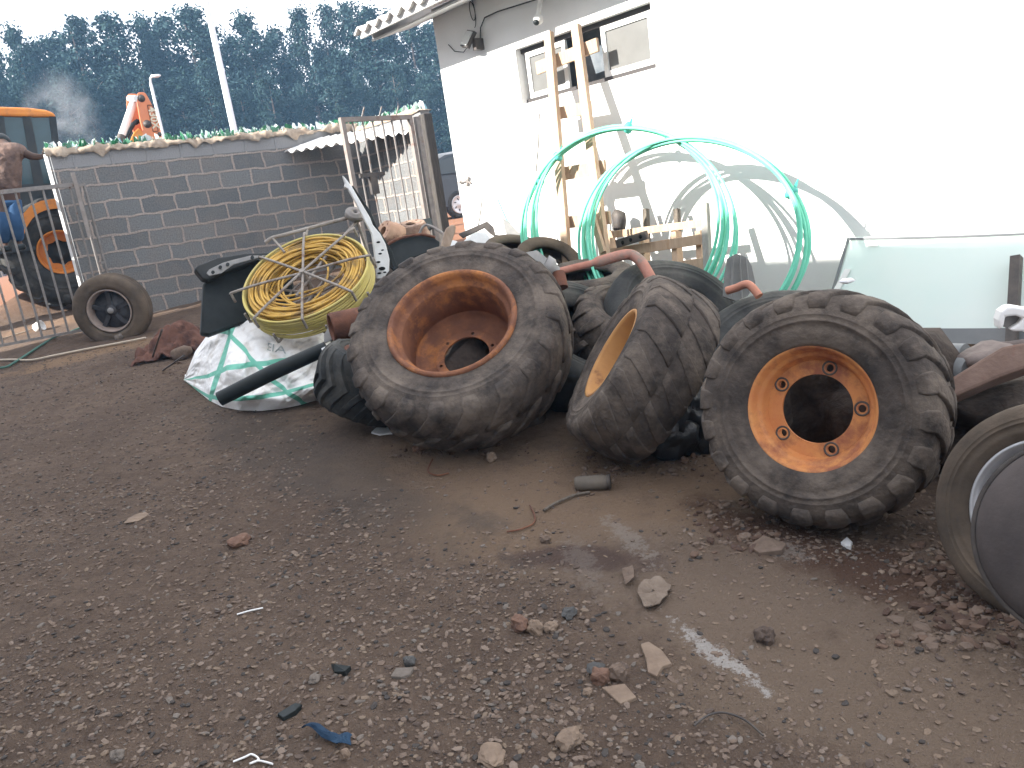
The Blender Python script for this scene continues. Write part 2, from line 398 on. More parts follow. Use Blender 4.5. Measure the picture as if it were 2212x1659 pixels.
for (u0, v0, u1, v1, k) in [(1900, 1180, 2180, 1400, 330), (1500, 1080, 1700, 1200, 260), (1250, 985, 1560, 1030, 160), (840, 950, 1150, 990, 200), (320, 740, 430, 810, 160), (1980, 1230, 2200, 1400, 260)]:
    for _ in range(k):
        p = GA(u0 + (u1 - u0) * random.random(), v0 + (v1 - v0) * random.random()); crumbs.append((p.x, p.y, zg(p.x, p.y)))
tag(gravel("soil_crumbs", np.array(crumbs), [mat('clod', (0.105, 0.068, 0.050), (0.145, 0.098, 0.074), 30, .95), mat('clod_dark', (0.065, 0.040, 0.031), (0.095, 0.062, 0.048), 30, .95), stone_m[0]], 0.005, 0.050, 4.2, 0.7), "crumbly red brown clods around the tyres", "soil", None, 'stuff')

fine = []
for (u0, v0, u1, v1, k) in [(880, 1000, 1750, 1330, 1500), (1450, 1250, 2212, 1659, 1700)]:
    for _ in range(k):
        p = GA(u0 + (u1 - u0) * random.random(), v0 + (v1 - v0) * random.random()); fine.append((p.x, p.y, zg(p.x, p.y)))
tag(gravel("fine_crumbs", np.array(fine), [mat('crumb_tan', (0.195, 0.145, 0.108), (0.155, 0.112, 0.083), 30, .95), mat('crumb_brown', (0.125, 0.094, 0.076), (0.16, 0.12, 0.098), 30, .95)], 0.003, 0.022, 5.0, 0.45), "fine tan crumbs on the bare trodden earth", "soil", None, 'stuff')

# ------------------------------------------------------------------ block wall with broken glass on top
def block_material():
    m = bpy.data.materials.new("concrete_block"); m.use_nodes = True; n = m.node_tree.nodes; l = m.node_tree.links
    b = n['Principled BSDF']; b.inputs['Roughness'].default_value = 0.93; b.inputs['Specular IOR Level'].default_value = 0.15
    tc = n.new("ShaderNodeTexCoord"); sp = n.new("ShaderNodeSeparateXYZ"); l.new(tc.outputs['Object'], sp.inputs[0])
    cb = n.new("ShaderNodeCombineXYZ"); l.new(sp.outputs['X'], cb.inputs[0]); l.new(sp.outputs['Z'], cb.inputs[1])
    nz = n.new("ShaderNodeTexNoise"); nz.inputs['Scale'].default_value = 6.0; nz.inputs['Detail'].default_value = 6; l.new(tc.outputs['Object'], nz.inputs['Vector'])
    sb = n.new("ShaderNodeVectorMath"); sb.operation = 'MULTIPLY_ADD'; sb.inputs[1].default_value = (0.075, 0.062, 0); sb.inputs[2].default_value = (-2.28 - 0.0175 + 8.0, -1.16 - 0.014 + 0.8 + 2.0, 0)
    l.new(nz.outputs['Color'], sb.inputs[0]); ad = n.new("ShaderNodeVectorMath"); ad.operation = 'ADD'; l.new(cb.outputs[0], ad.inputs[0]); l.new(sb.outputs[0], ad.inputs[1])
    br = n.new("ShaderNodeTexBrick"); br.inputs['Scale'].default_value = 1.0; br.inputs['Brick Width'].default_value = 0.4; br.inputs['Row Height'].default_value = 0.2
    br.inputs['Mortar Size'].default_value = 0.015; br.inputs['Mortar Smooth'].default_value = 0.25; br.inputs['Bias'].default_value = 0.0
    br.inputs['Color1'].default_value = (0.145, 0.152, 0.157, 1); br.inputs['Color2'].default_value = (0.200, 0.205, 0.206, 1); br.inputs['Mortar'].default_value = (0.38, 0.325, 0.29, 1)
    l.new(ad.outputs[0], br.inputs['Vector'])
    st = n.new("ShaderNodeTexNoise"); st.inputs['Scale'].default_value = 2.2; st.inputs['Detail'].default_value = 8; st.inputs['Roughness'].default_value = .7; l.new(tc.outputs['Object'], st.inputs['Vector'])
    r = n.new("ShaderNodeMapRange"); r.inputs['From Min'].default_value = .46; r.inputs['From Max'].default_value = .68; r.inputs['To Max'].default_value = .6; l.new(st.outputs['Fac'], r.inputs['Value'])
    mx = n.new("ShaderNodeMixRGB"); l.new(r.outputs[0], mx.inputs[0]); l.new(br.outputs['Color'], mx.inputs[1]); mx.inputs[2].default_value = (0.225, 0.200, 0.182, 1)
    fi = n.new("ShaderNodeTexNoise"); fi.inputs['Scale'].default_value = 60; fi.inputs['Detail'].default_value = 4; l.new(tc.outputs['Object'], fi.inputs['Vector'])
    m2 = n.new("ShaderNodeMixRGB"); m2.blend_type = 'MULTIPLY'; m2.inputs[0].default_value = 0.6; l.new(mx.outputs[0], m2.inputs[1])
    r2 = n.new("ShaderNodeMapRange"); r2.inputs['From Min'].default_value = .3; r2.inputs['From Max'].default_value = .7; r2.inputs['To Min'].default_value = .6; r2.inputs['To Max'].default_value = 1.25; l.new(fi.outputs['Fac'], r2.inputs['Value'])
    l.new(r2.outputs[0], m2.inputs[2])
    # plain top course: a cast ring beam, greyer and smoother
    gt = n.new("ShaderNodeMath"); gt.operation = 'GREATER_THAN'; gt.inputs[1].default_value = 2.565; l.new(sp.outputs['Z'], gt.inputs[0])
    m3_ = n.new("ShaderNodeMixRGB"); l.new(gt.outputs[0], m3_.inputs[0]); l.new(m2.outputs[0], m3_.inputs[1]); m3_.inputs[2].default_value = (0.27, 0.268, 0.27, 1)
    l.new(m3_.outputs[0], b.inputs['Base Color'])
    bp = n.new("ShaderNodeBump"); bp.inputs['Distance'].default_value = 0.02; bp.inputs['Strength'].default_value = 1.0
    hh = n.new("ShaderNodeMath"); hh.operation = 'MULTIPLY_ADD'; l.new(fi.outputs['Fac'], hh.inputs[0]); hh.inputs[1].default_value = 0.5; l.new(br.outputs['Fac'], hh.inputs[2])
    l.new(hh.outputs[0], bp.inputs['Height']); l.new(bp.outputs[0], b.inputs['Normal'])
    return m
M['block'] = block_material()
wall_d = Vector((sin(radians(58.5)), cos(radians(58.5)), 0)); wall_n = Vector((wall_d.y, -wall_d.x, 0)); WP = -wall_n * 10.70
WROT = atan2(wall_d.y, wall_d.x)
W0, W1, WT = 0.80, 5.62, 2.74
wall = thing("block_wall", "long grey concrete block wall topped with mortar and broken glass", "wall", WP, (0, 0, WROT))
bpy.context.view_layer.update()
b = MB(); b.box(((W0 + W1) / 2, 0.07, (WT + 0.3) / 2), (W1 - W0, 0.14, WT - 0.3)); b.build("masonry", M['block'], wall, world=False)
b = MB(); b.poly([(W0 + .025, -.004, .5), (W0 - .035, .05, .5), (W0 - .035, .05, WT), (W0 + .025, -.004, WT)], (.05, .09, 0)); b.build("sunlit_end_wedge", M['white_paint'], wall, world=False)  # white wedge stands in for the sunlit end face of the wall
M['mortar'] = mat('mortar', (0.26, 0.20, 0.15), (0.40, 0.33, 0.26), 12, 0.95, 0.004, 50)
b = MB()
def cap_fn(i, j):
    x = W0 - 0.02 + (W1 - W0 + 0.04) * i; a = pi * (-0.12 + 1.24 * j)
    n1 = noise.noise(Vector((x * 4.2, 0.5, 1))); n2 = noise.noise(Vector((x * 13, a * 1.5, 2)))
    n3 = noise.noise(Vector((x * 7.0, 3.0, 9)))
    hgt = 0.05 + 0.05 * n1 + 0.03 * n2; wd = 0.115 + 0.05 * n3 + 0.03 * n2
    drop = (0.12 * max(0, noise.noise(Vector((x * 5.5, 8, 3)))) + .04 * max(0, noise.noise(Vector((x * 15, 8, 3))))) * max(0, 1 - j * 3.5)
    return (x, 0.07 - wd * cos(a), WT + hgt * sin(a) * 1.2 - drop)
b.grid(cap_fn, 420, 12); b.build("mortar_cap", M['mortar'], wall, world=False)
M['shard_green'] = mat('green_bottle_glass', (0.04, 0.20, 0.10), rough=0.08, spec=0.6, trans=0.35); M['shard_clear'] = mat('clear_bottle_glass', (0.62, 0.70, 0.70), rough=0.1, spec=0.7, trans=0.3)
def shard(b, p, sz, mi):
    a = random.random() * pi; ti = (random.random() - .5) * 0.9
    d = Vector((cos(a), sin(a), 0)); up = Vector((0.5 * ti * cos(a * 3), 0.5 * ti, 1)).normalized(); t = d.cross(up) * 0.006
    w = sz * (.25 + .35 * random.random())
    b.poly([p - d * w - up * .02, p + d * w - up * .02, p + d * w * (.2 + random.random() * .7) + up * sz, p - d * w * random.random() + up * sz * (.4 + .5 * random.random())], t, mi)
b = MB()
for _ in range(560):
    x = W0 + (W1 - W0) * random.random()
    g = noise.noise(Vector((x * 0.9, 7, 0))) > -0.12
    shard(b, Vector((x, 0.07 + (random.random() - .5) * .14, WT + 0.045)), 0.03 + 0.075 * random.random() ** 1.6, (0 if random.random() < .68 else 1) if g else (1 if random.random() < .8 else 0))
tag(b.build("glass_shards", [M['shard_green'], M['shard_clear']], wall, world=False), kind='stuff')

# side wall under the little roof, its post and the roof sheet
ret_a = WP + wall_d * 4.58; ret_d = Vector((0.643, -0.766, 0)); RL = 1.70
rw = thing("side_wall", "short sunlit block wall under the small sheet roof behind the barred panel", "wall", ret_a, (0, 0, atan2(ret_d.y, ret_d.x)))
b = MB(); b.box((RL / 2, 0.08, 1.55), (RL - 0.16, 0.14, 2.3)); b.build("masonry", M['block'], rw, world=False)
b = MB(); b.box((RL * 0.56, -0.004, 1.22), (0.17, 0.02, 0.20)); b.box((RL * .56, -0.012, 1.07), (0.05, 0.03, 0.12)); b.build("meter_box", M['white_paint'], rw, world=False)
b = MB()
def rw_cap(i, j):
    x = 0.1 + (RL - 0.15) * i; a = pi * (-0.1 + 1.2 * j); n1 = noise.noise(Vector((x * 6, 2.5, 1)))
    tp_ = min(1, (1 - i) * 9); return (x, 0.08 - (0.10 + 0.03 * n1) * cos(a), 2.70 + (0.07 + 0.03 * n1) * sin(a) * tp_)
b.grid(rw_cap, 80, 10); b.build("mortar_cap", M['mortar'], rw, world=False)
b = MB()
for _ in range(150): shard(b, Vector((.1 + (RL - .2) * random.random(), .08 + (random.random() - .5) * .12, 2.73)), .03 + .08 * random.random() ** 1.6, 0 if random.random() < .6 else 1)
tag(b.build("glass_shards", [M['shard_green'], M['shard_clear']], rw, world=False), kind='stuff')
post_p = ret_a + ret_d * (RL + 0.02)
M['old_wood'] = mat('weathered_timber', (0.10, 0.085, 0.07), (0.17, 0.145, 0.12), 10, 0.9, 0.003, 30, stretch=(6, 6, .7), c3=(0.07, 0.06, 0.052), s3=3)
b = MB(); b.box((post_p.x, post_p.y, 1.62), (0.125, 0.125, 2.04), Matrix.Rotation(atan2(ret_d.y, ret_d.x), 3, 'Z'))
tag(b.build("timber_post", mat('dark_timber', (0.045, 0.042, 0.040), (0.085, 0.076, 0.068), 10, 0.9, 0.003, 30, stretch=(6, 6, .7)), bevel=0.012), "thick dark square post between the barred panel and the white building", "post")
M['sheet'] = mat('fibre_cement_sheet', (0.62, 0.62, 0.60), (0.74, 0.74, 0.72), 5, 0.85, c3=(0.45, 0.42, 0.39), s3=6, t3=.6)
sA = hit(612, 329, WP - wall_d * 0, wall_n) + wall_n * 0.04; sA2 = hit(690, 300, WP, wall_n) + wall_n * 0.03
sB = at(896, 283, 10.35); sB2 = at(888, 263, 11.2)
b = MB()
def sheet_fn(i, j):
    fr = sA.lerp(sB, i); bk = sA2.lerp(sB2, i)
    p = fr.lerp(bk, j); L = (sB - sA).length
    p = p + Vector((0, 0, 0.020 * sin(2 * pi * i * L / 0.15))); return p
b.grid(sheet_fn, 150, 6)
o = b.build("roof_sheet", M['sheet']); tag(o, "pale corrugated roof sheet tilted across the corner of the block wall", "roof sheet")
s_ = o.modifiers.new("thick", 'SOLIDIFY'); s_.thickness = 0.012; s_.offset = -1

# ------------------------------------------------------------------ white building
Cn = at(965, 240, 8.5); Cn.z = 0
Fd = Vector((0.6428, -0.7660, 0)); Fn = Vector((-0.7660, -0.6428, 0))     # along the front towards us, and outwards
FROT = atan2(Fd.y, Fd.x)
def fac(u, v, off=0.0): return hit(u, v, Cn + Fn * off, Fn)
bld = thing("white_building", "white rendered building with a tiled eave and a high sliding window", "building", Cn, (0, 0, FROT))
M['render'] = mat('white_render', (0.80, 0.80, 0.79), (0.74, 0.735, 0.72), 1.6, 0.9, 0.0012, 45, c3=(0.66, 0.63, 0.60), s3=1.1, t3=.66)
wx0, wx1, wz0, wz1 = 1.13, 2.68, 2.31, 2.79
def wallquad(b, x0, x1, z0, z1): b.box(((x0 + x1) / 2, 0.09, (z0 + z1) / 2), (x1 - x0, 0.18, z1 - z0))
BL = 10.0
b = MB(); wallquad(b, 0, wx0, 0.0, 3.42); wallquad(b, wx1, BL, 0.0, 3.42); wallquad(b, wx0, wx1, 0.0, wz0); wallquad(b, wx0, wx1, wz1, 3.42)
b.box((0.09, 3.2, 1.7), (0.18, 6.04, 3.4)); b.box((BL - .09, 3.2, 1.7), (0.18, 6.04, 3.4)); b.box((BL / 2, 6.31, 1.7), (BL, 0.18, 3.4))
b.build("wall", M['render'], bld, world=False)
M['soffit'] = mat('soffit_board', (0.72, 0.72, 0.71), (0.66, 0.66, 0.65), 3, 0.8)
M['tile'] = mat('roof_tile', (0.60, 0.56, 0.53), (0.70, 0.67, 0.64), 7, 0.9, 0.003, 40)
b = MB()
def roof_fn(i, j):
    x = -0.42 + (BL + 0.8) * i; y = -0.68 + 4.48 * j
    return (x, y, 3.30 + (y + 0.60) * 0.30 + 0.028 * sin(2 * pi * x / 0.19) + 0.02 * (1 - (y * 2.9) % 1.0))
b.grid(roof_fn, 520, 26); o = b.build("roof", M['tile'], bld, world=False); s_ = o.modifiers.new("t", 'SOLIDIFY'); s_.thickness = 0.018; s_.offset = -1
b = MB(); b.box((BL / 2 - .02, -0.62, 3.265), (BL + 0.72, 0.028, 0.08)); b.box((-0.385, 1.3, 3.28 + 0.54), (0.026, 3.75, 0.13), Matrix.Rotation(math.atan(0.30), 3, 'X')); b.build("fascia", M['white_paint'], bld, world=False)
b = MB(); b.bar((BL / 2 - .02, -0.515, 3.205), (BL / 2 - .02, 0.0, 3.345), BL + 0.70, 0.016); b.build("soffit", M['soffit'], bld, world=False)
wf = MB(); fy = 0.10
wf.box(((wx0 + wx1) / 2, fy, wz1 - 0.02), (wx1 - wx0, 0.07, 0.04)); wf.box(((wx0 + wx1) / 2, fy, wz0 + 0.02), (wx1 - wx0, 0.07, 0.04))
M['frame_dark'] = mat('dark_anodised_frame', (0.06, 0.055, 0.055), rough=0.5)
win = wf.build("window", M['frame_dark'], bld, world=False)
third = (wx1 - wx0 - 0.10) / 3
for (xa, xb, yy) in ((wx0 + 0.05, wx0 + 0.05 + third + .02, 0.085), (wx0 + .05 + third * 1.9, wx1 - 0.05, 0.085)):
    b = MB()
    for xx in (xa + 0.022, xb - 0.022): b.box((xx, yy, (wz0 + wz1) / 2), (0.044, 0.03, wz1 - wz0 - 0.084))
    for zz in (wz0 + 0.064, wz1 - 0.064): b.box(((xa + xb) / 2, yy, zz), (xb - xa - 0.09, 0.028, 0.044))
    b.build("sash", M['white_paint'], win, world=False)
M['frost'] = mat('frosted_glass', (0.13, 0.13, 0.125), (0.16, 0.16, 0.155), 4, 0.45, spec=0.4)
for (xa, xb) in ((wx0 + 0.095, wx0 + 0.025 + third), (wx0 + .10 + third * 1.9, wx1 - 0.095)):
    b = MB(); b.box(((xa + xb) / 2, 0.087, (wz0 + wz1) / 2), (xb - xa, 0.008, wz1 - wz0 - 0.17)); b.build("pane", M['frost'], win, world=False)
b = MB(); b.box(((wx0 + wx1) / 2, 0.25, (wz0 + wz1) / 2), (wx1 - wx0, 0.02, wz1 - wz0 + .2)); b.build("interior_backing", mat('dim_interior_grey', (0.10, 0.12, 0.14), (0.20, 0.22, 0.24), 5, 0.9), win, world=False)  # backing sheet whose grey stands in for the dim room inside
# wall fittings
fl = fac(1012, 85, 0.10)
flt = thing("floodlight", "small rectangular floodlight under the eave with looped cable", "floodlight", fl, (0, 0, FROT))
b = MB(); R_ = Matrix.Rotation(radians(-28), 3, 'X') @ Matrix.Rotation(radians(20), 3, 'Y')
b.box((0, 0, 0), (0.13, 0.035, 0.16), R_); b.box((0.07, .05, -.06), (0.05, 0.10, 0.10)); b.build("housing", M['steel_dark'], flt, world=False)
b = MB(); b.box((0, -0.024, 0.01), (0.105, 0.012, 0.135), R_); b.build("lamp_glass", mat('lamp_glass', (0.55, 0.56, 0.55), rough=.2), flt, world=False)
b = MB(); b.tube([(0.02 + 0.035 * sin(t * 1.05), 0.08, 0.10 + 0.10 * (1 - cos(t)) + 0.01 * t) for t in np.linspace(0, 2 * pi * 1.6, 40)], 0.004, 5)
b.tube([(-0.07, .06, -.03), (-0.2, .085, -.07), (-0.34, .09, -.03), (-0.42, .09, .05)], 0.004, 5); b.build("cable", M['black_plastic'], flt, world=False)
cbp = [(1037, 105, .02), (1038, 60, .02), (1047, 38, .02), (1075, 25, .03), (1110, 14, .03), (1155, 0, .04), (1200, -15, .05)]
b = MB(); b.tube([fac(*p) for p in cbp], 0.006, 6); tag(b.build("wall_cable", M['black_plastic']), "thin dark cable running under the eave of the white building", "cable")
cm = fac(1163, 42, 0.12); cmt = thing("security_camera", "small white dome camera hanging under the eave above the window", "camera", cm)
b = MB(); b.blob((0, 0, 0), 0.045, 3, 0.03, 2); b.tube([(0, 0, 0.03), (0.03, 0.05, 0.12), (0.06, 0.1, 0.2)], 0.02, 8); b.build("housing", M['white_paint'], cmt, world=False)
b = MB(); b.blob(tuple(Fn * 0.028 + Vector((0, 0, -0.022))), 0.028, 3, 0.02, 2); b.build("lens", M['black_plastic'], cmt, world=False)
la = fac(1003, 392, 0.02)
b = MB(); b.bar(la - Fd * 0.10, la + Fd * 0.05, 0.012, 0.012); b.bar(la + Fd * .03 + Vector((0, 0, -.05)), la + Fd * .08 + Vector((0, 0, .04)), 0.016, 0.02); b.bar(la + Fd * .02 + Vector((0, 0, .02)), la + Fd * .10 + Vector((0, 0, -.03)), 0.012, 0.016); b.blob(la - Fd * .06, .018, 2)
tag(b.build("latch", M['steel']), "small grey latch on the white wall near its corner", "latch")
for (p0, p1, o0, o1, lab) in [((1165, 245), (1158, 372), .02, .06, "thin dark wire hanging on the white wall left of the ladder"), ((1042, 428), (1026, 520), .35, .45, "thin dark rod standing up from the scrap by the white corner")]:
    b = MB(); b.tube([fac(*p0, o0), fac((p0[0] + p1[0]) / 2 + 2, (p0[1] + p1[1]) / 2, (o0 + o1) / 2), fac(*p1, o1)], 0.006, 6); tag(b.build("thin_rod", M['steel_dark']), lab, "rod")

# tall building added unseen, behind and left of the camera, to shade the yard
shade_bld_p = Cn + Fn * 8.6
shd = thing("added_shade_building", "unseen grey metal clad building added across the yard to shade the ground", "building", shade_bld_p, (0, 0, FROT))
M['clad'] = mat('metal_cladding', (0.30, 0.31, 0.32), (0.36, 0.36, 0.36), 3, 0.6)
SH, SX0, SX1 = 5.75, -5.1, 14.0
b = MB()
def clad(i, j): 
    x = SX0 + (SX1 - SX0) * i; return (x, 0.03 * (1 if (x * 4) % 1 < .5 else -1), SH * j)
b.grid(clad, 280, 1, smooth=False)
b.box(((SX0 + SX1) / 2, -2.0, SH / 2), (SX1 - SX0 - .02, 3.8, SH - .06)); b.build("wall", M['clad'], shd, world=False)
b = MB(); b.box(((SX0 + SX1) / 2, -1.95, SH + .04), (SX1 - SX0 + .1, 4.2, 0.1)); b.build("roof", M['sheet'], shd, world=False)

# ------------------------------------------------------------------ the row of eucalyptus
M['leaf'] = [mat('eucalyptus_leaf', (0.017, 0.040, 0.040), (0.032, 0.056, 0.048), 0.25, 0.8, spec=0.08), mat('eucalyptus_leaf_sunlit', (0.028, 0.055, 0.058), (0.042, 0.075, 0.076), 0.8, 0.8, spec=0.08)]
M['bark'] = mat('bark', (0.12, 0.10, 0.085), (0.2, 0.17, 0.15), 6, 0.9)
def tree_proto(seed, H, rad, label, group):
    r = random.Random(seed); t = thing("eucalyptus_tree", label, "tree", (0, 0, 0), None, group)
    b = MB(); top = Vector((r.uniform(-.3, .3), r.uniform(-.3, .3), H * .93))
    pts = [Vector((0, 0, -0.3)), Vector((r.uniform(-.1, .1), r.uniform(-.1, .1), H * .3)), Vector((top.x * .5, top.y * .5, H * .62)), top]
    b.tube(pts, [0.17, 0.13, 0.08, 0.02], 7)
    vs = []; fs = []; mi = []
    nb = 78
    for k in range(nb):
        f = (k + r.random()) / nb; z = H * (0.10 + 0.88 * f ** 0.85)
        prof = rad * (1.0 if z < H * .5 else max(0.06, ((H - z) / (H * .5)) ** 0.8)) * (0.85 + 0.3 * r.random())
        a = r.random() * 2 * pi; L = prof * (0.55 + 0.55 * r.random())
        base = Vector((0, 0, z - 0.25 * L)); tip = Vector((cos(a) * L, sin(a) * L, z + 0.25 * L * r.random()))
        b.tube([base, base.lerp(tip, .6) + Vector((0, 0, .08)), tip], [0.03, 0.018, 0.006], 4)
        for q in range(3):
            c = base.lerp(tip, 0.45 + 0.28 * q) + Vector((r.gauss(0, .12), r.gauss(0, .12), r.gauss(0, .12)))
            cr = 0.30 + 0.20 * r.random(); pale = 1 if r.random() < (0.25 + 0.3 * f) else 0  # paler leaves grow likelier upward, painting in the sunlit crown tops
            for _ in range(34):
                d = Vector((r.gauss(0, 1), r.gauss(0, 1), r.gauss(0, .8))).normalized() * cr * r.random() ** .4
                p = c + d; ax = Vector((r.gauss(0, .6), r.gauss(0, .6), -0.8 + r.gauss(0, .5))).normalized(); sd_ = ax.orthogonal().normalized()
                sd_ = Quaternion(ax, r.random() * 6.28) @ sd_; l_ = 0.13 + 0.12 * r.random(); w_ = 0.032 + 0.028 * r.random()
                i0 = len(vs); vs += [p, p + ax * l_ * .5 + sd_ * w_, p + ax * l_, p + ax * l_ * .5 - sd_ * w_]; fs.append((i0, i0 + 1, i0 + 2, i0 + 3)); mi.append(pale)
    b.build("trunk", M['bark'], t, world=False)
    cb = MB(); cb.v = vs; cb.f = fs; cb.mi = mi; cb.sm = [False] * len(fs); cb.build("crown", M['leaf'], t, world=False)
    return t
TG = "eucalyptus trees in the dense row beyond the wall"
TL = "tall dark blue green eucalyptus in the dense row beyond the wall"
protos = [tree_proto(11 + k, 12.0, 1.55 + .12 * (k % 3), TL, TG) for k in range(5)]
used = [False] * 5
# tops of the front row read off the photograph: (u, v of the tip, distance)
tops = [(-60, 40, 47), (22, 52, 46), (70, 82, 47), (110, 70, 50), (160, 30, 46), (230, 22, 46), (300, 30, 47), (345, 28, 47), (405, 6, 46), (440, 50, 49), (490, 70, 50), (522, 25, 46), (585, 55, 48), (640, 10, 46), (700, 4, 46), (742, -5, 46), (790, 10, 46), (835, 20, 47), (880, 25, 46), (925, 45, 46), (965, 70, 47), (1010, 90, 47)]
tops += [(-150 + 66 * k + random.uniform(-12, 12), random.uniform(130, 190), random.uniform(43, 45)) for k in range(18)]
tops += [(-130 + 58 * k + random.uniform(-12, 12), random.uniform(88, 135), random.uniform(50, 52)) for k in range(21)]
for i, (u, v, D) in enumerate(tops):
    p = at(u, v, D); k = i % 5
    o = protos[k] if not used[k] else copy_tree(protos[k]); used[k] = True
    s_ = (p.z - 1.28) / 12.0
    # distance along the ground is kept, so the roll of the picture has to be undone at the foot
    o.location = (p.x, p.y, 1.28); w_ = random.uniform(.85, 1.45); o.scale = (s_ * w_, s_ * w_ * random.uniform(.9, 1.1), s_); o.rotation_euler = (0, 0, random.random() * 6.28)
    if i == 8: o['label'] = "tall pointed eucalyptus just left of the tall white pole"
    if i == 14: o['label'] = "broad topped eucalyptus left of the white building's eave"

# ------------------------------------------------------------------ poles
M['pole'] = mat('pale_pole', (0.62, 0.66, 0.70), (0.70, 0.73, 0.76), 3, 0.6)
pb = at(508, 292, 24); b = MB()
top_ = Vector((pb.x + 0.0, pb.y, 11.5)); b.tube([Vector((pb.x, pb.y, 1.0)), Vector((pb.x, pb.y, 5)), top_], [0.095, 0.088, 0.06], 14)
tp = thing("utility_pole", "tall pale tapered pole rising out of the picture beyond the wall", "pole", (pb.x, pb.y, 1.0)); bpy.context.view_layer.update()
b.build("mast", M['pole'], tp)
b = MB(); b.bar((pb.x - .8, pb.y, 11.1), (pb.x + .8, pb.y, 11.1), .09, .11); b.build("crossarm", M['old_wood'], tp)
lp = at(354, 300, 28); lt = at(343, 180, 28)
sl = thing("street_lamp", "short thin grey street lamp beside the orange boom", "street lamp", (lp.x, lp.y, 1.1)); bpy.context.view_layer.update()
b = MB(); b.tube([(lp.x, lp.y, 1.1), (lp.x, lp.y, lt.z)], [0.06, 0.045], 10); b.build("mast", M['pole'], sl)
b = MB(); b.tube([(lp.x, lp.y, lt.z), (lp.x + .02, lp.y, lt.z + .15), (lp.x + .12, lp.y - .02, lt.z + .25)], 0.035, 8); b.blob((lp.x + .22, lp.y - .03, lt.z + .2), (.16, .08, .05), 1, .05); b.build("lamp_head", M['pole'], sl)

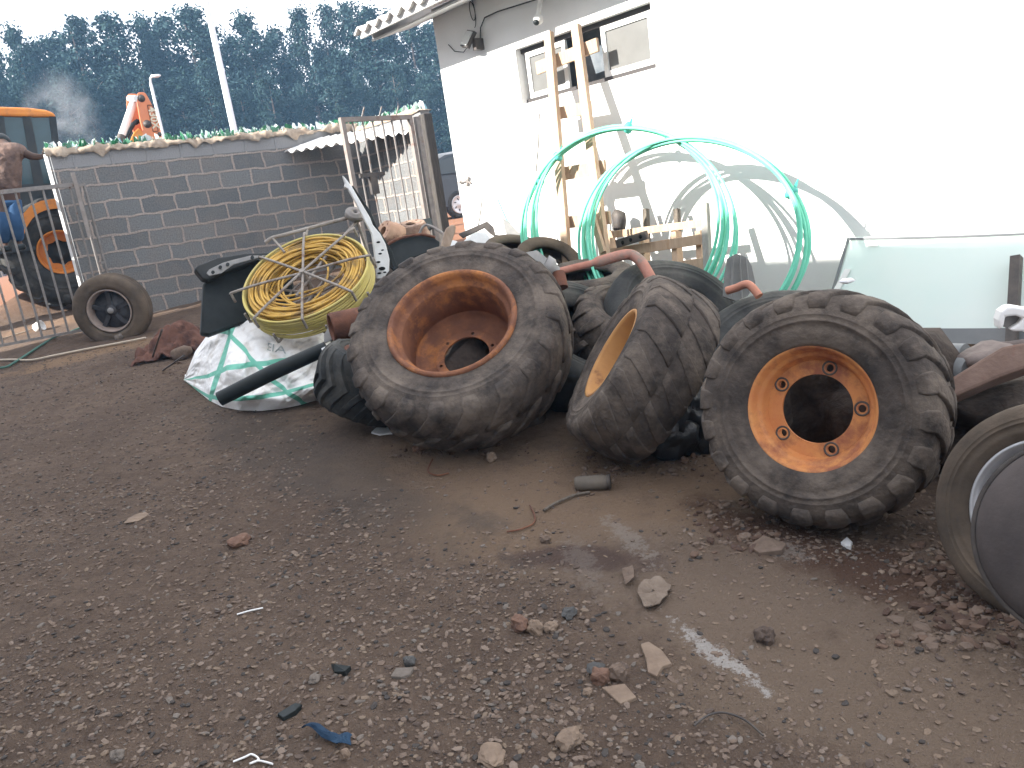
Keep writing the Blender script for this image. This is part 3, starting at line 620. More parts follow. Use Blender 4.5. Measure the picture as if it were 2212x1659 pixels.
# ================================================================== BEYOND THE WALL
# ------------------------------------------------------------------ tyres and rims (shared builders, local z = the side that shows)
def tyre_mb(R, W, rb, lugs=0, lug_h=0.035, seed=1, style='block', sag=0.0, smooth_side=True, wear=0.25, bead=0.66):
    """agricultural, road or bald tyre as one closed lathe with lugs standing on it"""
    b = MB(); H = R - rb; hw = W / 2
    pr = [(rb, bead * hw), (rb + .06 * H, bead * hw + .10 * hw), (rb + .22 * H, .92 * hw), (rb + .30 * H, .955 * hw), (rb + .33 * H, .945 * hw), (rb + .44 * H, .985 * hw), (rb + .45 * H, 1.004 * hw), (rb + .475 * H, 1.006 * hw), (rb + .485 * H, .993 * hw), (rb + .56 * H, 1.0 * hw), (rb + .57 * H, 1.008 * hw), (rb + .58 * H, 1.0 * hw), (rb + .68 * H, .985 * hw), (rb + .80 * H, .93 * hw), (R - .09 * H, .82 * hw), (R - .03 * H, .60 * hw), (R, .3 * hw)]
    if style == 'road': pr = [(rb, bead * hw), (rb + .08 * H, .80 * hw), (rb + .3 * H, .97 * hw), (rb + .36 * H, .955 * hw), (rb + .55 * H, 1.0 * hw), (rb + .78 * H, .96 * hw), (R - .10 * H, .84 * hw), (R - .015 * H, .70 * hw), (R, .52 * hw), (R, .50 * hw), (R - .012, .48 * hw), (R - .012, .44 * hw), (R, .42 * hw), (R + .002, .16 * hw), (R - .01, .14 * hw), (R - .01, .08 * hw), (R + .002, .06 * hw)]
    full = pr + [(r, -z) for r, z in reversed(pr)]
    inner = [(rb + .02 * H, -bead * hw + .03), (rb + .35 * H, -.86 * hw), (R - .25 * H, -.80 * hw), (R - .16 * H, 0), (R - .25 * H, .80 * hw), (rb + .35 * H, .86 * hw), (rb + .02 * H, bead * hw - .03)]
    b.lathe(full + inner, 96, closed=True)
    rr = random.Random(seed)
    if style == 'block' and lugs:
        path = [(R, .02 * hw), (R - .005 * H, .22 * hw), (R - .02 * H, .42 * hw), (R - .05 * H, .62 * hw), (R - .10 * H, .82 * hw), (R - .20 * H, .945 * hw), (R - .33 * H, .985 * hw)]
        for side in (1, -1):
            for k in range(lugs):
                th0 = 2 * pi * (k + (0 if side > 0 else .5)) / lugs; vs = []
                wk = 1 - wear * rr.random(); jj = (rr.random() - .5) * .02
                for q, (r, z) in enumerate(path):
                    s_ = q / (len(path) - 1); th = th0 + jj + side * (0.26 * min(s_, .66) / .66) * (1.0)
                    nr, nz = ((1, 0), (1, .03), (1, .1), (.96, .25), (.8, .6), (.35, .94), (.12, .99))[q]
                    h = lug_h * wk * (.75, 1, 1, 1, .9, .5, .05)[q]
                    wb = (.056, .060, .070, .080, .088, .086, .07)[q] * (R / .5) ** .5; wt = wb * .80
                    for (w_, hh) in ((-wb * .56, -.006), (-wb * .5, h * .55), (-wb * .46, h * .93), (-wb * .40, h), (wb * .40, h), (wb * .46, h * .93), (wb * .5, h * .55), (wb * .56, -.006)):
                        rad = r + nr * hh; zz = (z + nz * hh) * side; a = th + w_ / R
                        vs.append((rad * cos(a), rad * sin(a), zz))
                n = len(path); fs = []
                for q in range(n - 1):
                    for e in range(7):
                        f = (q * 8 + e, q * 8 + e + 1, q * 8 + e + 9, q * 8 + e + 8); fs.append(f if side < 0 else f[::-1])
                e0 = tuple(range(8)); L_ = (n - 1) * 8; e1 = tuple(range(L_, L_ + 8))
                fs.append(e0 if side > 0 else e0[::-1]); fs.append(e1[::-1] if side > 0 else e1); b.add(vs, fs, 0, True)
    if style == 'rib' and lugs:       # long curved bars right across the tread
        for k in range(lugs):
            th0 = 2 * pi * k / lugs; vs = []; N_ = 11
            for q in range(N_):
                s_ = -1 + 2 * q / (N_ - 1); a_ = abs(s_); z = s_ * hw * .97
                r = R - H * (.0 if a_ < .4 else .30 * ((a_ - .4) / .6) ** 2); th = th0 + .30 * (1 - a_) ** 1.3 * 1.2
                h = lug_h * (1 - .6 * a_ ** 3)
                for (w_, hh) in ((-.028, -.008), (-.017, h), (.017, h), (.028, -.008)):
                    a = th + w_ / R; vs.append(((r + hh) * cos(a), (r + hh) * sin(a), z * (1 + hh * .5)))
            fs = [(q * 4 + e, q * 4 + e + 1, q * 4 + e + 5, q * 4 + e + 4)[::-1] for q in range(N_ - 1) for e in range(3)]
            fs += [(0, 1, 2, 3), (4 * N_ - 1, 4 * N_ - 2, 4 * N_ - 3, 4 * N_ - 4)]; b.add(vs, fs)
    if sag or True:    # a little irregularity so that no outline is a perfect circle
        off = Vector((seed * 2.1, seed, 0)); out = []
        for p in b.v:
            p = Vector(p); k = 1 + .010 * noise.noise(p * 2.2 + off) + .004 * noise.noise(p * 11 + off)
            q = Vector((p.x * k, p.y * k, p.z + .006 * noise.noise(p * 5 + off))); out.append(tuple(q))
        b.v = out
    return b
def circle(r, n=48, cx=0, cy=0, a0=0): return [(cx + r * cos(a0 + 2 * pi * k / n), cy + r * sin(a0 + 2 * pi * k / n)) for k in range(n)]
def face_normal(u, v, tilt, phi):
    r = ray(u, v).normalized(); x = (CX - r * CX.dot(r)).normalized(); y = (CY - r * CY.dot(r) - x * CY.dot(x)).normalized()
    t, p = radians(tilt), radians(phi)
    return (x * (sin(t) * cos(p)) + y * (sin(t) * sin(p)) - r * cos(t)).normalized()
def place(u, v, tilt, phi, R, W, sink=0.02, face=None, D=None):
    """centre and turn of a wheel whose near face is centred on a sight line; it stands on the ground unless D is given"""
    n = face_normal(u, v, tilt, phi); f = W / 2 if face is None else face; r = ray(u, v).normalized()
    if D is not None: c = at(u, v, D) - n * f
    else:
        lo, hi = 1.0, 14.0
        for _ in range(50):
            d = (lo + hi) / 2; c = EYE + r * d - n * f
            low = c.z - R * sqrt(max(0, 1 - n.z ** 2)) - W / 2 * abs(n.z)
            if low > zbase(c.x, c.y) - sink: lo = d
            else: hi = d
    return c, n.to_track_quat('Z', 'Y').to_matrix()
def rim_lathe(b, prof, N=72): b.lathe(prof, N)
def bolt_ring(r, k, rad, a0=0.0, n=14): return [circle(rad, n, r * cos(a0 + 2 * pi * i / k), r * sin(a0 + 2 * pi * i / k)) for i in range(k)]

# ------------------------------------------------------------------ backhoe loader
BW = at(131, 545, 12.4)
def bp(u, v, off=0.0): return hit(u, v, BW + wall_n * off, wall_n)
bh = thing("backhoe_loader", "orange yellow backhoe loader standing beyond the block wall and gate", "backhoe loader", (BW.x, BW.y, zbase(BW.x, BW.y) + .03))
M['orange_paint'] = mat('orange_machine_paint', (0.68, 0.26, 0.055), (0.60, 0.21, 0.045), 3, 0.5, c3=(0.38, 0.15, 0.06), s3=4, t3=.58)
M['boom_paint'] = mat('boom_orange_paint', (0.66, 0.24, 0.11), (0.58, 0.20, 0.10), 3, 0.55, c3=(0.4, 0.16, 0.1), s3=5, t3=.64)
M['mach_dark'] = mat('dark_machine_body', (0.028, 0.034, 0.038), (0.05, 0.055, 0.055), 4, 0.7)
M['teal_glass'] = mat('tinted_cab_glass', (0.035, 0.075, 0.09), (0.025, 0.055, 0.065), 2, 0.15, spec=0.6)
back = -wall_n
b = MB(); b.poly([bp(*p) for p in [(-150, 236), (-90, 231), (0, 230), (60, 232), (100, 237), (116, 243), (122, 252), (60, 252), (-60, 249), (-150, 248)]], back * 1.55); b.build("cab_roof", M['orange_paint'], bh, bevel=.03)
b = MB()
for pts in ([(-12, 250), (8, 250), (30, 424), (10, 424)], [(48, 250), (66, 250), (100, 424), (78, 424)], [(106, 250), (121, 252), (140, 424), (128, 424)], [(-130, 250), (-112, 250), (-100, 424), (-118, 424)]):
    b.poly([bp(*p, -.02) for p in pts], back * .08); b.poly([bp(*p, -1.4) for p in pts], back * .08)
b.poly([bp(*p, -.03) for p in [(-130, 405), (140, 395), (148, 470), (60, 520), (-130, 480)]], back * 1.4)
b.build("cab_frame", M['mach_dark'], bh)
for pts in ([(66, 252), (106, 251), (128, 398), (94, 400)], [(8, 252), (48, 252), (78, 402), (28, 403)], [(-112, 250), (-12, 250), (10, 404), (-100, 405)]):
    b = MB(); b.poly([bp(*p, -.05) for p in pts], back * .012); b.build("cab_glass", M['teal_glass'], bh)
b = MB(); b.poly([bp(*p, -1.1) for p in [(-10, 300), (30, 290), (45, 400), (0, 405)]], back * .3); b.build("seat", M['black_plastic'], bh)
b = MB(); arc = [(38, 512), (41, 486), (50, 462), (66, 444), (88, 434), (112, 430), (140, 428), (168, 432)]; arc2 = [(50, 512), (58, 490), (70, 472), (84, 460), (98, 454), (114, 451), (140, 449), (164, 452)]
outer = [bp(*p, .30) for p in arc]; inn = [bp(*p, .30) for p in arc2]
for i in range(len(arc) - 1): b.poly([outer[i], outer[i + 1], inn[i + 1], inn[i]], back * .5)
b.build("fender", M['orange_paint'], bh)
b = MB(); b.poly([bp(*p, -.15) for p in [(-260, 380), (40, 440), (230, 430), (255, 560), (200, 585), (60, 590), (-260, 560)]], back * .95); b.build("chassis", M['mach_dark'], bh, bevel=.03)
b = MB(); b.poly([bp(*p, -.1) for p in [(-420, 390), (-150, 392), (-140, 470), (-420, 480)]], back * 1.0); b.build("hood", M['orange_paint'], bh, bevel=.05)
fp = bp(62, 536, .25); fq = bp(-5, 535, .25)
b = MB(); b.box(((fp + fq) / 2 - Vector((0, 0, .035)) + back * .1), ((fp - fq).length + .15, .30, .05), Matrix.Rotation(WROT, 3, 'Z')); b.build("step", M['mach_dark'], bh)
for (pu, pv, R_, nm) in ((131, 545, .70, "rear_wheel"), (-330, 560, .46, "front_wheel")):
    for off in (.06, -1.55):
        c = bp(pu, pv, off); rot = wall_n.to_track_quat('Z', 'Y').to_matrix().to_4x4()
        wh = MB(); mt = Matrix.Translation(c) @ rot
        s_ = R_ / .70
        prf = [(.285, .12), (.29, .15), (.275, .155), (.265, .12), (.25, .06), (.24, .03)]
        wh.lathe([(r * s_, z * s_) for r, z in prf], 48, mat=mt)
        star = []
        for k in range(16):
            rr = .150 if k % 2 else .178; star.append((rr * s_ * cos(2 * pi * k / 16), rr * s_ * sin(2 * pi * k / 16)))
        wh.plate(circle(.242 * s_, 40), [star], .0, .03, mt); w_ = wh.build(nm, M['orange_paint'], bh)
        t = tyre_mb(R_, .42 * s_, .285 * s_, 16, .035, 5); t.v = [tuple(mt @ Vector(p)) for p in t.v]; t.build("tyre", M['rubber_dark'], w_)
        hb = MB(); hb.lathe([(0.0, .02), (.09 * s_, .02), (.10 * s_, -.02), (.2 * s_, -.03), (.235 * s_, -.04)], 24, mat=mt); hb.build("hub", M['mach_dark'], w_)
def bz(x, y, off=0.0): return bp((360 + x * .12658) * .6777, (270 + y * .12658) * .6777, off)
bo = MB()
near = [(620, 215), (665, 190), (770, 188), (825, 215), (890, 320), (975, 490), (1090, 730), (1180, 1010), (1245, 1330), (1300, 1800), (560, 1800), (700, 1250), (745, 1130), (690, 930), (648, 700), (610, 470), (603, 320)]
bo.poly([bz(*p) for p in near], back * .04)
far = [(350, 290), (390, 235), (450, 222), (590, 228), (700, 500), (800, 900), (1000, 1500), (620, 1500), (470, 1060), (380, 760), (350, 500)]
bo.poly([bz(*p, -.42) for p in far], back * .04)
bo.poly([bz(*p, -.03) for p in [(890, 330), (975, 490), (1090, 730), (1180, 1010), (1245, 1330), (1215, 1340), (1150, 1030), (1060, 750), (945, 505), (865, 340)]], back * .4)
boom = bo.build("boom", M['boom_paint'], bh, bevel=.008)
b = MB(); b.poly([bz(*p, .01) for p in [(640, 1090), (540, 1190), (470, 1320), (420, 1500), (380, 1800), (800, 1800), (800, 1350), (720, 1150)]], back * .05); b.build("stabiliser_plate", M['orange_paint'], bh, bevel=.008)
b = MB(); b.tube([bz(430, 350, -.38), bz(600, 352, 0.0)], .045, 12); b.tube([bz(540, 400, -.18), bz(225, 1300, -.12)], .052, 14); ram = b.build("ram", M['white_paint'], bh)
b = MB(); b.tube([bz(235, 1280, -.12), bz(120, 1560, -.1)], .06, 12); b.build("ram_rod", M['steel_dark'], bh)
for i in range(4):
    b = MB(); o_ = .05 * i
    b.tube([bz(700 - 30 * i, 930 + 15 * i, -.1 - o_), bz(610 - 40 * i, 890 + 30 * i, -.12 - o_), bz(520 - 20 * i, 1010 + 20 * i, -.12 - o_), bz(440 - 15 * i, 1150 + 20 * i, -.1 - o_), bz(350 - 20 * i, 1350, -.08 - o_), bz(280 - 15 * i, 1600, -.06 - o_)], .022, 7); b.build("hose", M['black_plastic'], bh)
b = MB()
for (x, y, r) in ((715, 345, .05), (865, 990, .055), (1175, 1245, .03)):
    c = bz(x, y); b.lathe([(0, .012), (r * .55, .012), (r * .55, .006), (r, .004), (r, -.004)], 20, mat=Matrix.Translation(c) @ wall_n.to_track_quat('Z', 'Y').to_matrix().to_4x4())
b.build("pivot_pin", M['steel_dark'], bh)
p0, p1 = bz(960, 560, .004), bz(1085, 1110, .004); dn = (p1 - p0).normalized(); sd = wall_n.cross(dn).normalized()
mt = Matrix((dn, sd, wall_n)).transposed().to_4x4(); mt.translation = (p0 + p1) / 2
b = MB(); b.text("430X", (p1 - p0).length / 2.36 * 1.05, .003, mt, bold=.004); b.build("lettering", mat('cream_decal', (0.62, 0.55, 0.42), rough=.6), boom)
b = MB(); ce = (p0 + p1) / 2
b.v = []; dec = [bz(868, 515), bz(975, 520), bz(1000, 545), bz(1140, 1170), bz(1010, 1180)]
for i in range(len(dec)): b.bar(dec[i] + wall_n * .004, dec[(i + 1) % len(dec)] + wall_n * .004, .012, .004, up=wall_n)
b.build("decal_border", mat('dark_decal', (0.16, 0.06, 0.03)), boom)
# exhaust smoke
sm_c = at(140, 265, 13.6)
b = MB(); b.blob((0, 0, 0), (.62, .5, .85), 4, .1, 3); b.v = [tuple(Vector(p) + sm_c) for p in b.v]
smoke_m = bpy.data.materials.new("exhaust_smoke"); smoke_m.use_nodes = True; n = smoke_m.node_tree.nodes; l = smoke_m.node_tree.links
n.remove(n['Principled BSDF']); vp = n.new("ShaderNodeVolumePrincipled"); vp.inputs['Color'].default_value = (.85, .86, .9, 1); vp.inputs['Anisotropy'].default_value = .2
tc = n.new("ShaderNodeTexCoord"); nz = n.new("ShaderNodeTexNoise"); nz.inputs['Scale'].default_value = 2.6; nz.inputs['Detail'].default_value = 4; nz.inputs['Distortion'].default_value = .8
l.new(tc.outputs['Object'], nz.inputs['Vector'])
mp = n.new("ShaderNodeMapping"); mp.vector_type = 'TEXTURE'; mp.inputs['Location'].default_value = (0, 0, .85); mp.inputs['Scale'].default_value = (.60, .48, .85); l.new(tc.outputs['Object'], mp.inputs['Vector'])
ln = n.new("ShaderNodeVectorMath"); ln.operation = 'LENGTH'; l.new(mp.outputs[0], ln.inputs[0])
fr = n.new("ShaderNodeMapRange"); fr.inputs['From Min'].default_value = 1.0; fr.inputs['From Max'].default_value = .25; l.new(ln.outputs['Value'], fr.inputs['Value'])
nr = n.new("ShaderNodeMapRange"); nr.inputs['From Min'].default_value = .42; nr.inputs['From Max'].default_value = .72; nr.inputs['To Max'].default_value = 1.3; l.new(nz.outputs['Fac'], nr.inputs['Value'])
mu = n.new("ShaderNodeMath"); mu.operation = 'MULTIPLY'; l.new(fr.outputs[0], mu.inputs[0]); l.new(nr.outputs[0], mu.inputs[1]); l.new(mu.outputs[0], vp.inputs['Density'])
l.new(vp.outputs[0], n['Material Output'].inputs['Volume'])
tag(b.build("exhaust_smoke", smoke_m), "thin grey exhaust smoke rising behind the cab", "smoke", None, 'stuff')

# ------------------------------------------------------------------ person on the step
def skin(name, joints, edges, m, parent, sub=2):
    me = bpy.data.meshes.new(name); org = parent.matrix_basis.translation
    me.from_pydata([tuple(Vector(j[0]) - org) for j in joints], edges, []); me.materials.append(m)
    o = bpy.data.objects.new(name, me); COL.objects.link(o); o.parent = parent
    md = o.modifiers.new("skin", 'SKIN'); md.use_smooth_shade = True
    sv = me.skin_vertices[0].data
    for k, j in enumerate(joints):
        r = j[1]; sv[k].radius = (r, r) if not isinstance(r, tuple) else r; sv[k].use_root = (k == 0)
    s_ = o.modifiers.new("sub", 'SUBSURF'); s_.levels = sub; s_.render_levels = sub
    return o
PD = 10.95
def pj(u, v, d=0.0): return at(u, v, PD + d)
M['skin'] = mat('brown_skin', (0.085, 0.05, 0.036), (0.07, 0.04, 0.03), 12, .55)
M['tee'] = mat('brown_tee', (0.20, 0.135, 0.11), (0.085, 0.058, 0.05), 7, .95, .08, 8)
M['jeans'] = mat('blue_jeans', (0.03, 0.075, 0.16), (0.045, 0.10, 0.20), 6, .95, .006, 14)
fa, fb = pj(38, 533), pj(8, 536)
per = thing("person", "man in a brown tee and blue jeans holding the end of the wall", "person", (fa + fb) / 2)
J = [(pj(14, 428), .13), (pj(15, 385), .115), (pj(16, 345), .13), (pj(15, 322, .05), .075), (pj(10, 318, .14), .058), (pj(6, 315, .22), .085), (pj(3, 312, .30), .09), (pj(1, 311, .36), .06),
     (pj(46, 327, -.02), .062), (pj(68, 338, -.05), .046), (pj(92, 339, -.03), .032), (pj(96, 333, -.02), .036),
     (pj(-13, 328), .062), (pj(-24, 372, -.05), .046), (pj(-12, 410, -.2), .032), (pj(-8, 420, -.24), .036),
     (pj(27, 436), .095), (pj(34, 484, -.1), .068), (pj(38, 525), .045), (pj(46, 533, -.14), .04),
     (pj(3, 437), .095), (pj(6, 487, -.12), .068), (pj(8, 528), .045), (pj(14, 537, -.14), .04)]
E_ = [(0, 1), (1, 2), (2, 3), (3, 4), (4, 5), (5, 6), (6, 7), (2, 8), (8, 9), (9, 10), (10, 11), (2, 12), (12, 13), (13, 14), (14, 15), (0, 16), (16, 17), (17, 18), (18, 19), (0, 20), (20, 21), (21, 22), (22, 23)]
k = len(J)
for q in range(5):     # fingers of the hand on the wall
    a = radians(150 - 28 * q) ; u0, v0 = 96, 333
    J += [(pj(u0 + 3.2 * cos(a), v0 - 4.5 * sin(a), -.02), .011), (pj(u0 + 5.4 * cos(a) + 1, v0 - 9.5 * sin(a), -.0), .009), (pj(u0 + 6.2 * cos(a) + 2.5, v0 - 12 * sin(a) , .05), .008)]
    E_ += [(11, k), (k, k + 1), (k + 1, k + 2)]; k += 3
skin("body", J, E_, M['skin'], per)
sh = [(pj(14, 424), .165), (pj(15, 390), .155), (pj(16, 350), .165), (pj(16, 326), .12), (pj(15, 319, .06), .07), (pj(42, 327, -.01), .095), (pj(58, 334, -.03), .082), (pj(-10, 328), .095), (pj(-19, 352, -.02), .085)]
skin("shirt", sh, [(0, 1), (1, 2), (2, 3), (3, 4), (3, 5), (5, 6), (3, 7), (7, 8)], M['tee'], per)
tr = [(pj(14, 422), .15), (pj(15, 436), .15), (pj(28, 446), .115), (pj(34, 484, -.1), .09), (pj(38, 522), .075), (pj(3, 447), .115), (pj(6, 487, -.12), .09), (pj(8, 525), .075)]
skin("trousers", tr, [(0, 1), (1, 2), (2, 3), (3, 4), (1, 5), (5, 6), (6, 7)], M['jeans'], per)
b = MB(); hc = pj(3, 312, .30); b.blob(hc + Vector((0, .015, .03)), (.098, .108, .10), 2, .06, 3); b.build("hair", M['black_plastic'], per)
b = MB(); fw = (hc - EYE).normalized(); fw.z = 0; fw.normalize(); sx = Vector((0, 0, 1)).cross(fw)
b.blob(hc + fw * .088 - Vector((0, 0, .045)), (.014, .018, .02), 1, 0); b.build("nose", M['skin'], per)
b = MB(); b.blob(hc + fw * .082 + sx * .034 - Vector((0, 0, .02)), .011, 1, 0); b.blob(hc + fw * .082 - sx * .034 - Vector((0, 0, .02)), .011, 1, 0); b.build("eyes", M['black_plastic'], per)
b = MB(); b.box(pj(45, 534, -.12), (.1, .27, .07), Matrix.Rotation(.5, 3, 'Z')); b.box(pj(13, 538, -.12), (.1, .27, .07), Matrix.Rotation(.5, 3, 'Z')); b.build("shoes", M['black_plastic'], per, bevel=.02)

# ------------------------------------------------------------------ barred gate on the left
def gp(u, v, off=.35): return hit(u, v, WP + wall_n * off, wall_n)
def gs(u, v=405, off=.35): return (gp(u, v, off) - WP).dot(wall_d)
gz = gp(100, 405).z; UPV = Vector((0, 0, 1))
def wpt(s, z, off=.35): return WP + wall_d * s + wall_n * off + Vector((0, 0, z))
gt_ = thing("barred_gate", "grey steel barred gate in front of the backhoe, ending at the block wall", "gate", wpt(gs(0), zbase(-5.5, 9)))
gzb = 0.72
b = MB(); b.bar(wpt(gs(-260), gz), wpt(gs(165), gz), .045, .045); b.build("rail", M['steel'], gt_); b = MB(); b.bar(wpt(gs(-260), gzb), wpt(gs(150), gzb), .03, .03); b.build("rail", M['steel'], gt_)
for u in (-250, -219, -188, -157, -126, -95, -64, -32, -1, 30, 61, 91, 121, 151):
    b = MB(); b.tube([wpt(gs(u), gzb), wpt(gs(u), gz - .02)], .0125, 8); b.build("bar", M['steel'], gt_)
b = MB(); b.bar(wpt(gs(165), 1.75, .37), wpt(gs(165), gz + .13, .37), .042, .042, up=wall_n); b.build("latch_post", mat('pale_steel', (.30, .27, .25), (.22, .19, .17), 9, .6), gt_)
gw = thing("gate_stop", "two thin grey upright bars fixed to the block wall where the gate closes", "gate stop", wpt(gs(185), zbase(-4.8, 9.3), .15))
for u in (172, 187):
    b = MB(); b.tube([wpt(gs(u), .72, .18), wpt(gs(u), gz + .02, .18)], .016, 8); b.build("bar", M['steel'], gw)
for dz in (.9, 0):
    b = MB(); b.bar(wpt(gs(170), gz - dz, .18), wpt(gs(189), gz - dz, .18), .03, .03); b.build("rail", M['steel'], gw)

# ------------------------------------------------------------------ barred panel in the middle
PL, PR = at(738, 259, 9.35), at(884, 250, 9.95); PR.z = PL.z
pd = (PR - PL); PWid = pd.length; pd.normalize(); pn = Vector((pd.y, -pd.x, 0))
pan = thing("barred_gate", "rusty steel barred gate leaf standing open below the pale roof sheet", "gate", (PL.x, PL.y, zbase(PL.x, PL.y)))
pzb = 0.78
b = MB(); b.bar(PL, PR, .05, .05, ext=.025); b.bar(PL + Vector((0, 0, pzb - PL.z)), PR + Vector((0, 0, pzb - PL.z)), .05, .05, ext=.025)
for p in (PL, PR): b.bar(p - Vector((0, 0, .026)), Vector((p.x, p.y, pzb + .026)), .052, .052, up=pn)
b.build("frame", mat('rusty_frame', (.21, .18, .165), (.28, .255, .235), 5, .7, c3=(.19, .115, .09), s3=5, t3=.58), pan)
for k in range(1, 7):
    q = PL + pd * PWid * k / 7 * (1.0); b = MB(); b.tube([q - Vector((0, 0, .02)), Vector((q.x, q.y, pzb))], .0115, 8); b.build("bar", M['steel'], pan)
b = MB(); q = PL + pd * .28; q.z = 1.98; b.box(q, (.34, .05, .045), Matrix.Rotation(atan2(pd.y, pd.x), 3, 'Z')); b.box(q + Vector((0, 0, -.12)), (.10, .05, .2), Matrix.Rotation(atan2(pd.y, pd.x), 3, 'Z')); b.build("lock", M['steel_dark'], pan)
for k in range(3):
    q = PL + pd * (.28 + .25 * k) + Vector((0, 0, .02)); b = MB(); b.bar(q, q + pd * .06 + Vector((0, 0, .11)), .012, .012); b.build("spike", M['steel'], pan)
b = MB(); b.bar(Vector((PR.x, PR.y, PR.z)) + pd * .10, Vector((PR.x, PR.y, .6)) + pd * .10, .07, .07, up=pn)
tag(b.build("gate_post", M['steel']), "slim steel post the barred panel hangs from, beside the dark square post", "post")

# ------------------------------------------------------------------ car beyond the corner
car_c = at(972, 470, 18.3)
car = thing("parked_car", "dark grey hatchback with its rear showing past the white building", "car", (car_c.x - .10, car_c.y, 1.20), (0, 0, radians(32)))
M['car_grey'] = mat('grey_car_paint', (0.040, 0.043, 0.048), (0.048, 0.052, 0.057), 2, .3, spec=.6)
M['alloy'] = mat('alloy', (.62, .62, .63), rough=.35, metal=.3)
prof = [(-.42, .30), (-.50, .45), (-.48, .75), (-.40, .95), (-.30, 1.02), (-.02, 1.40), (.25, 1.50), (.9, 1.54), (1.6, 1.50), (2.2, 1.05), (3.2, .92), (3.5, .6), (3.45, .3), (3.1, .25)]
b = MB()
def carsec(i, j):
    k = i * (len(prof) - 1); a = int(min(k, len(prof) - 2)); f = k - a
    x = prof[a][0] + (prof[a + 1][0] - prof[a][0]) * f; z = prof[a][1] + (prof[a + 1][1] - prof[a][1]) * f
    s_ = 2 * j - 1; tw = .86 - (.18 * max(0, z - .95) / .6); xm = 1.5
    k2 = (abs(s_)) ** 5
    return (xm + (x - xm) * (1 - .06 * k2), .86 + s_ * tw, .3 + (z - .3) * (1 - .05 * k2))
b.grid(carsec, 52, 16)
side = [(p[0] * .998 + .003, p[1]) for p in prof]
for y in (.0, 1.72):
    pts = [Vector((1.5 + (x - 1.5) * .94, .86 + (y - .86) / .86 * (.86 - .18 * max(0, z - .95) / .6) , .3 + (z - .3) * .95)) for x, z in side]
    b.add(pts, [tuple(range(len(pts))) if y == 0 else tuple(reversed(range(len(pts))))])
b.build("body", M['car_grey'], car, world=False)
b = MB(); b.poly([(.0, .02, 1.02), (.10, .07, 1.32), (.35, .085, 1.40), (.62, .085, 1.42), (.62, .02, 1.02)], (0, .01, 0)); b.poly([(.72, .02, 1.02), (.72, .085, 1.42), (1.5, .08, 1.38), (2.0, .02, 1.02)], (0, .01, 0)); b.v = [(x, y - .028, z) for x, y, z in b.v]; b.build("side_window", M['glass_dark'], car, world=False)
b = MB(); b.blob((-.38, .10, .97), (.13, .16, .16), 3, .1, 2); b.build("tail_light", mat('red_lens', (.5, .02, .04), rough=.25, spec=.6), car, world=False)
for (x, y) in ((.42, -.02), (.42, 1.56), (2.85, -.02), (2.85, 1.56)):
    mt = Matrix.Translation((x, y + .1, .31)) @ Matrix.Rotation(radians(90), 4, 'X')
    w_ = MB(); w_.lathe([(0, .10), (.05, .10), (.06, .085), (.19, .09), (.205, .11), (.21, .08)], 30, mat=mt)
    wo = w_.build("wheel", M['alloy'], car, world=False)
    t = tyre_mb(.31, .2, .205, 0, style='road'); t.v = [tuple(mt @ Vector(p)) for p in t.v]; t.build("tyre", M['rubber_dark'], wo, world=False)
    sp = MB()
    for k in range(7): sp.box(mt @ Vector((.125 * cos(k * .9), .125 * sin(k * .9), .094)), (.05, .02, .012), (mt.to_3x3() @ Matrix.Rotation(k * .9 + .45, 3, 'Z')))
    sp.build("wheel_slot", M['black_plastic'], wo, world=False)
# brick pile and kerb by the car
rb = at(936, 455, 15.2); b = MB()
for k in range(1):
    for j in range(3): b.box((rb.x + .32 * k - .25 + .05 * (j % 2), rb.y, zbase(0, rb.y) + .1 + .2 * j), (.30, .2, .18), Matrix.Rotation(.03 * (k - j), 3, 'Z'))
tag(b.build("block_stack", mat('red_clay_block', (.34, .19, .14), (.42, .26, .2), 6, .9, .003, 40), bevel=.008), "small stack of reddish clay blocks beside the dark square post", "block stack")
b = MB(); q0, q1 = at(922, 392, 14.0), at(945, 392, 14.2); b.tube([at(916, 430, 14), at(945, 425, 14), at(958, 440, 14), at(960, 470, 14), at(925, 480, 14)], .014, 6); tag(b.build("bent_rod", M['steel_dark']), "thin dark bent rod in front of the reddish blocks", "rod")

# ================================================================== THE SCRAP
# ------------------------------------------------------------------ the big tyres in front
def wheel_thing(name, label, cat, c, rot, tyre, tyre_mat, group=None):
    t = thing(name, label, cat, c, rot, group); tyre.build("tyre", tyre_mat, t, world=False); return t
TYG = "old machine tyres along the scrap heap"
# tall tyre with a deep rusty rim
cA, rA = place(976, 697, 42, 114, .615, .42, face=.18)
tA = wheel_thing("machine_wheel", "largest dusty tyre with a deep empty rusty orange rim, leaning back beside the yellow coil", "wheel", cA, rA,
                 tyre_mb(.605, .42, .332, 20, .020, 2, bead=.80), M['rubber'], TYG)
KA = .332 / .355
b = MB(); rim_lathe(b, [(r * KA, z * KA) for r, z in [(.372, .165), (.385, .195), (.380, .215), (.366, .222), (.352, .212), (.345, .18), (.338, .155), (.322, .145), (.316, .13), (.310, .05), (.305, -.10), (.318, -.115), (.318, -.13), (.325, -.18), (.35, -.19), (.37, -.205), (.378, -.19)]])
rimA = b.build("rim", M['rim_rust'], tA, world=False)
b = MB(); b.lathe([(r * KA, z * KA) for r, z in [(.305, -.08), (.295, -.125), (.27, -.138), (.195, -.140), (.187, -.134)]], 72); b.plate(circle(.180, 64), [circle(.132, 48)] + bolt_ring(.156, 6, .010, .35), -.135, -.123)
b.build("disc", M['rim_rust'], rimA, world=False)
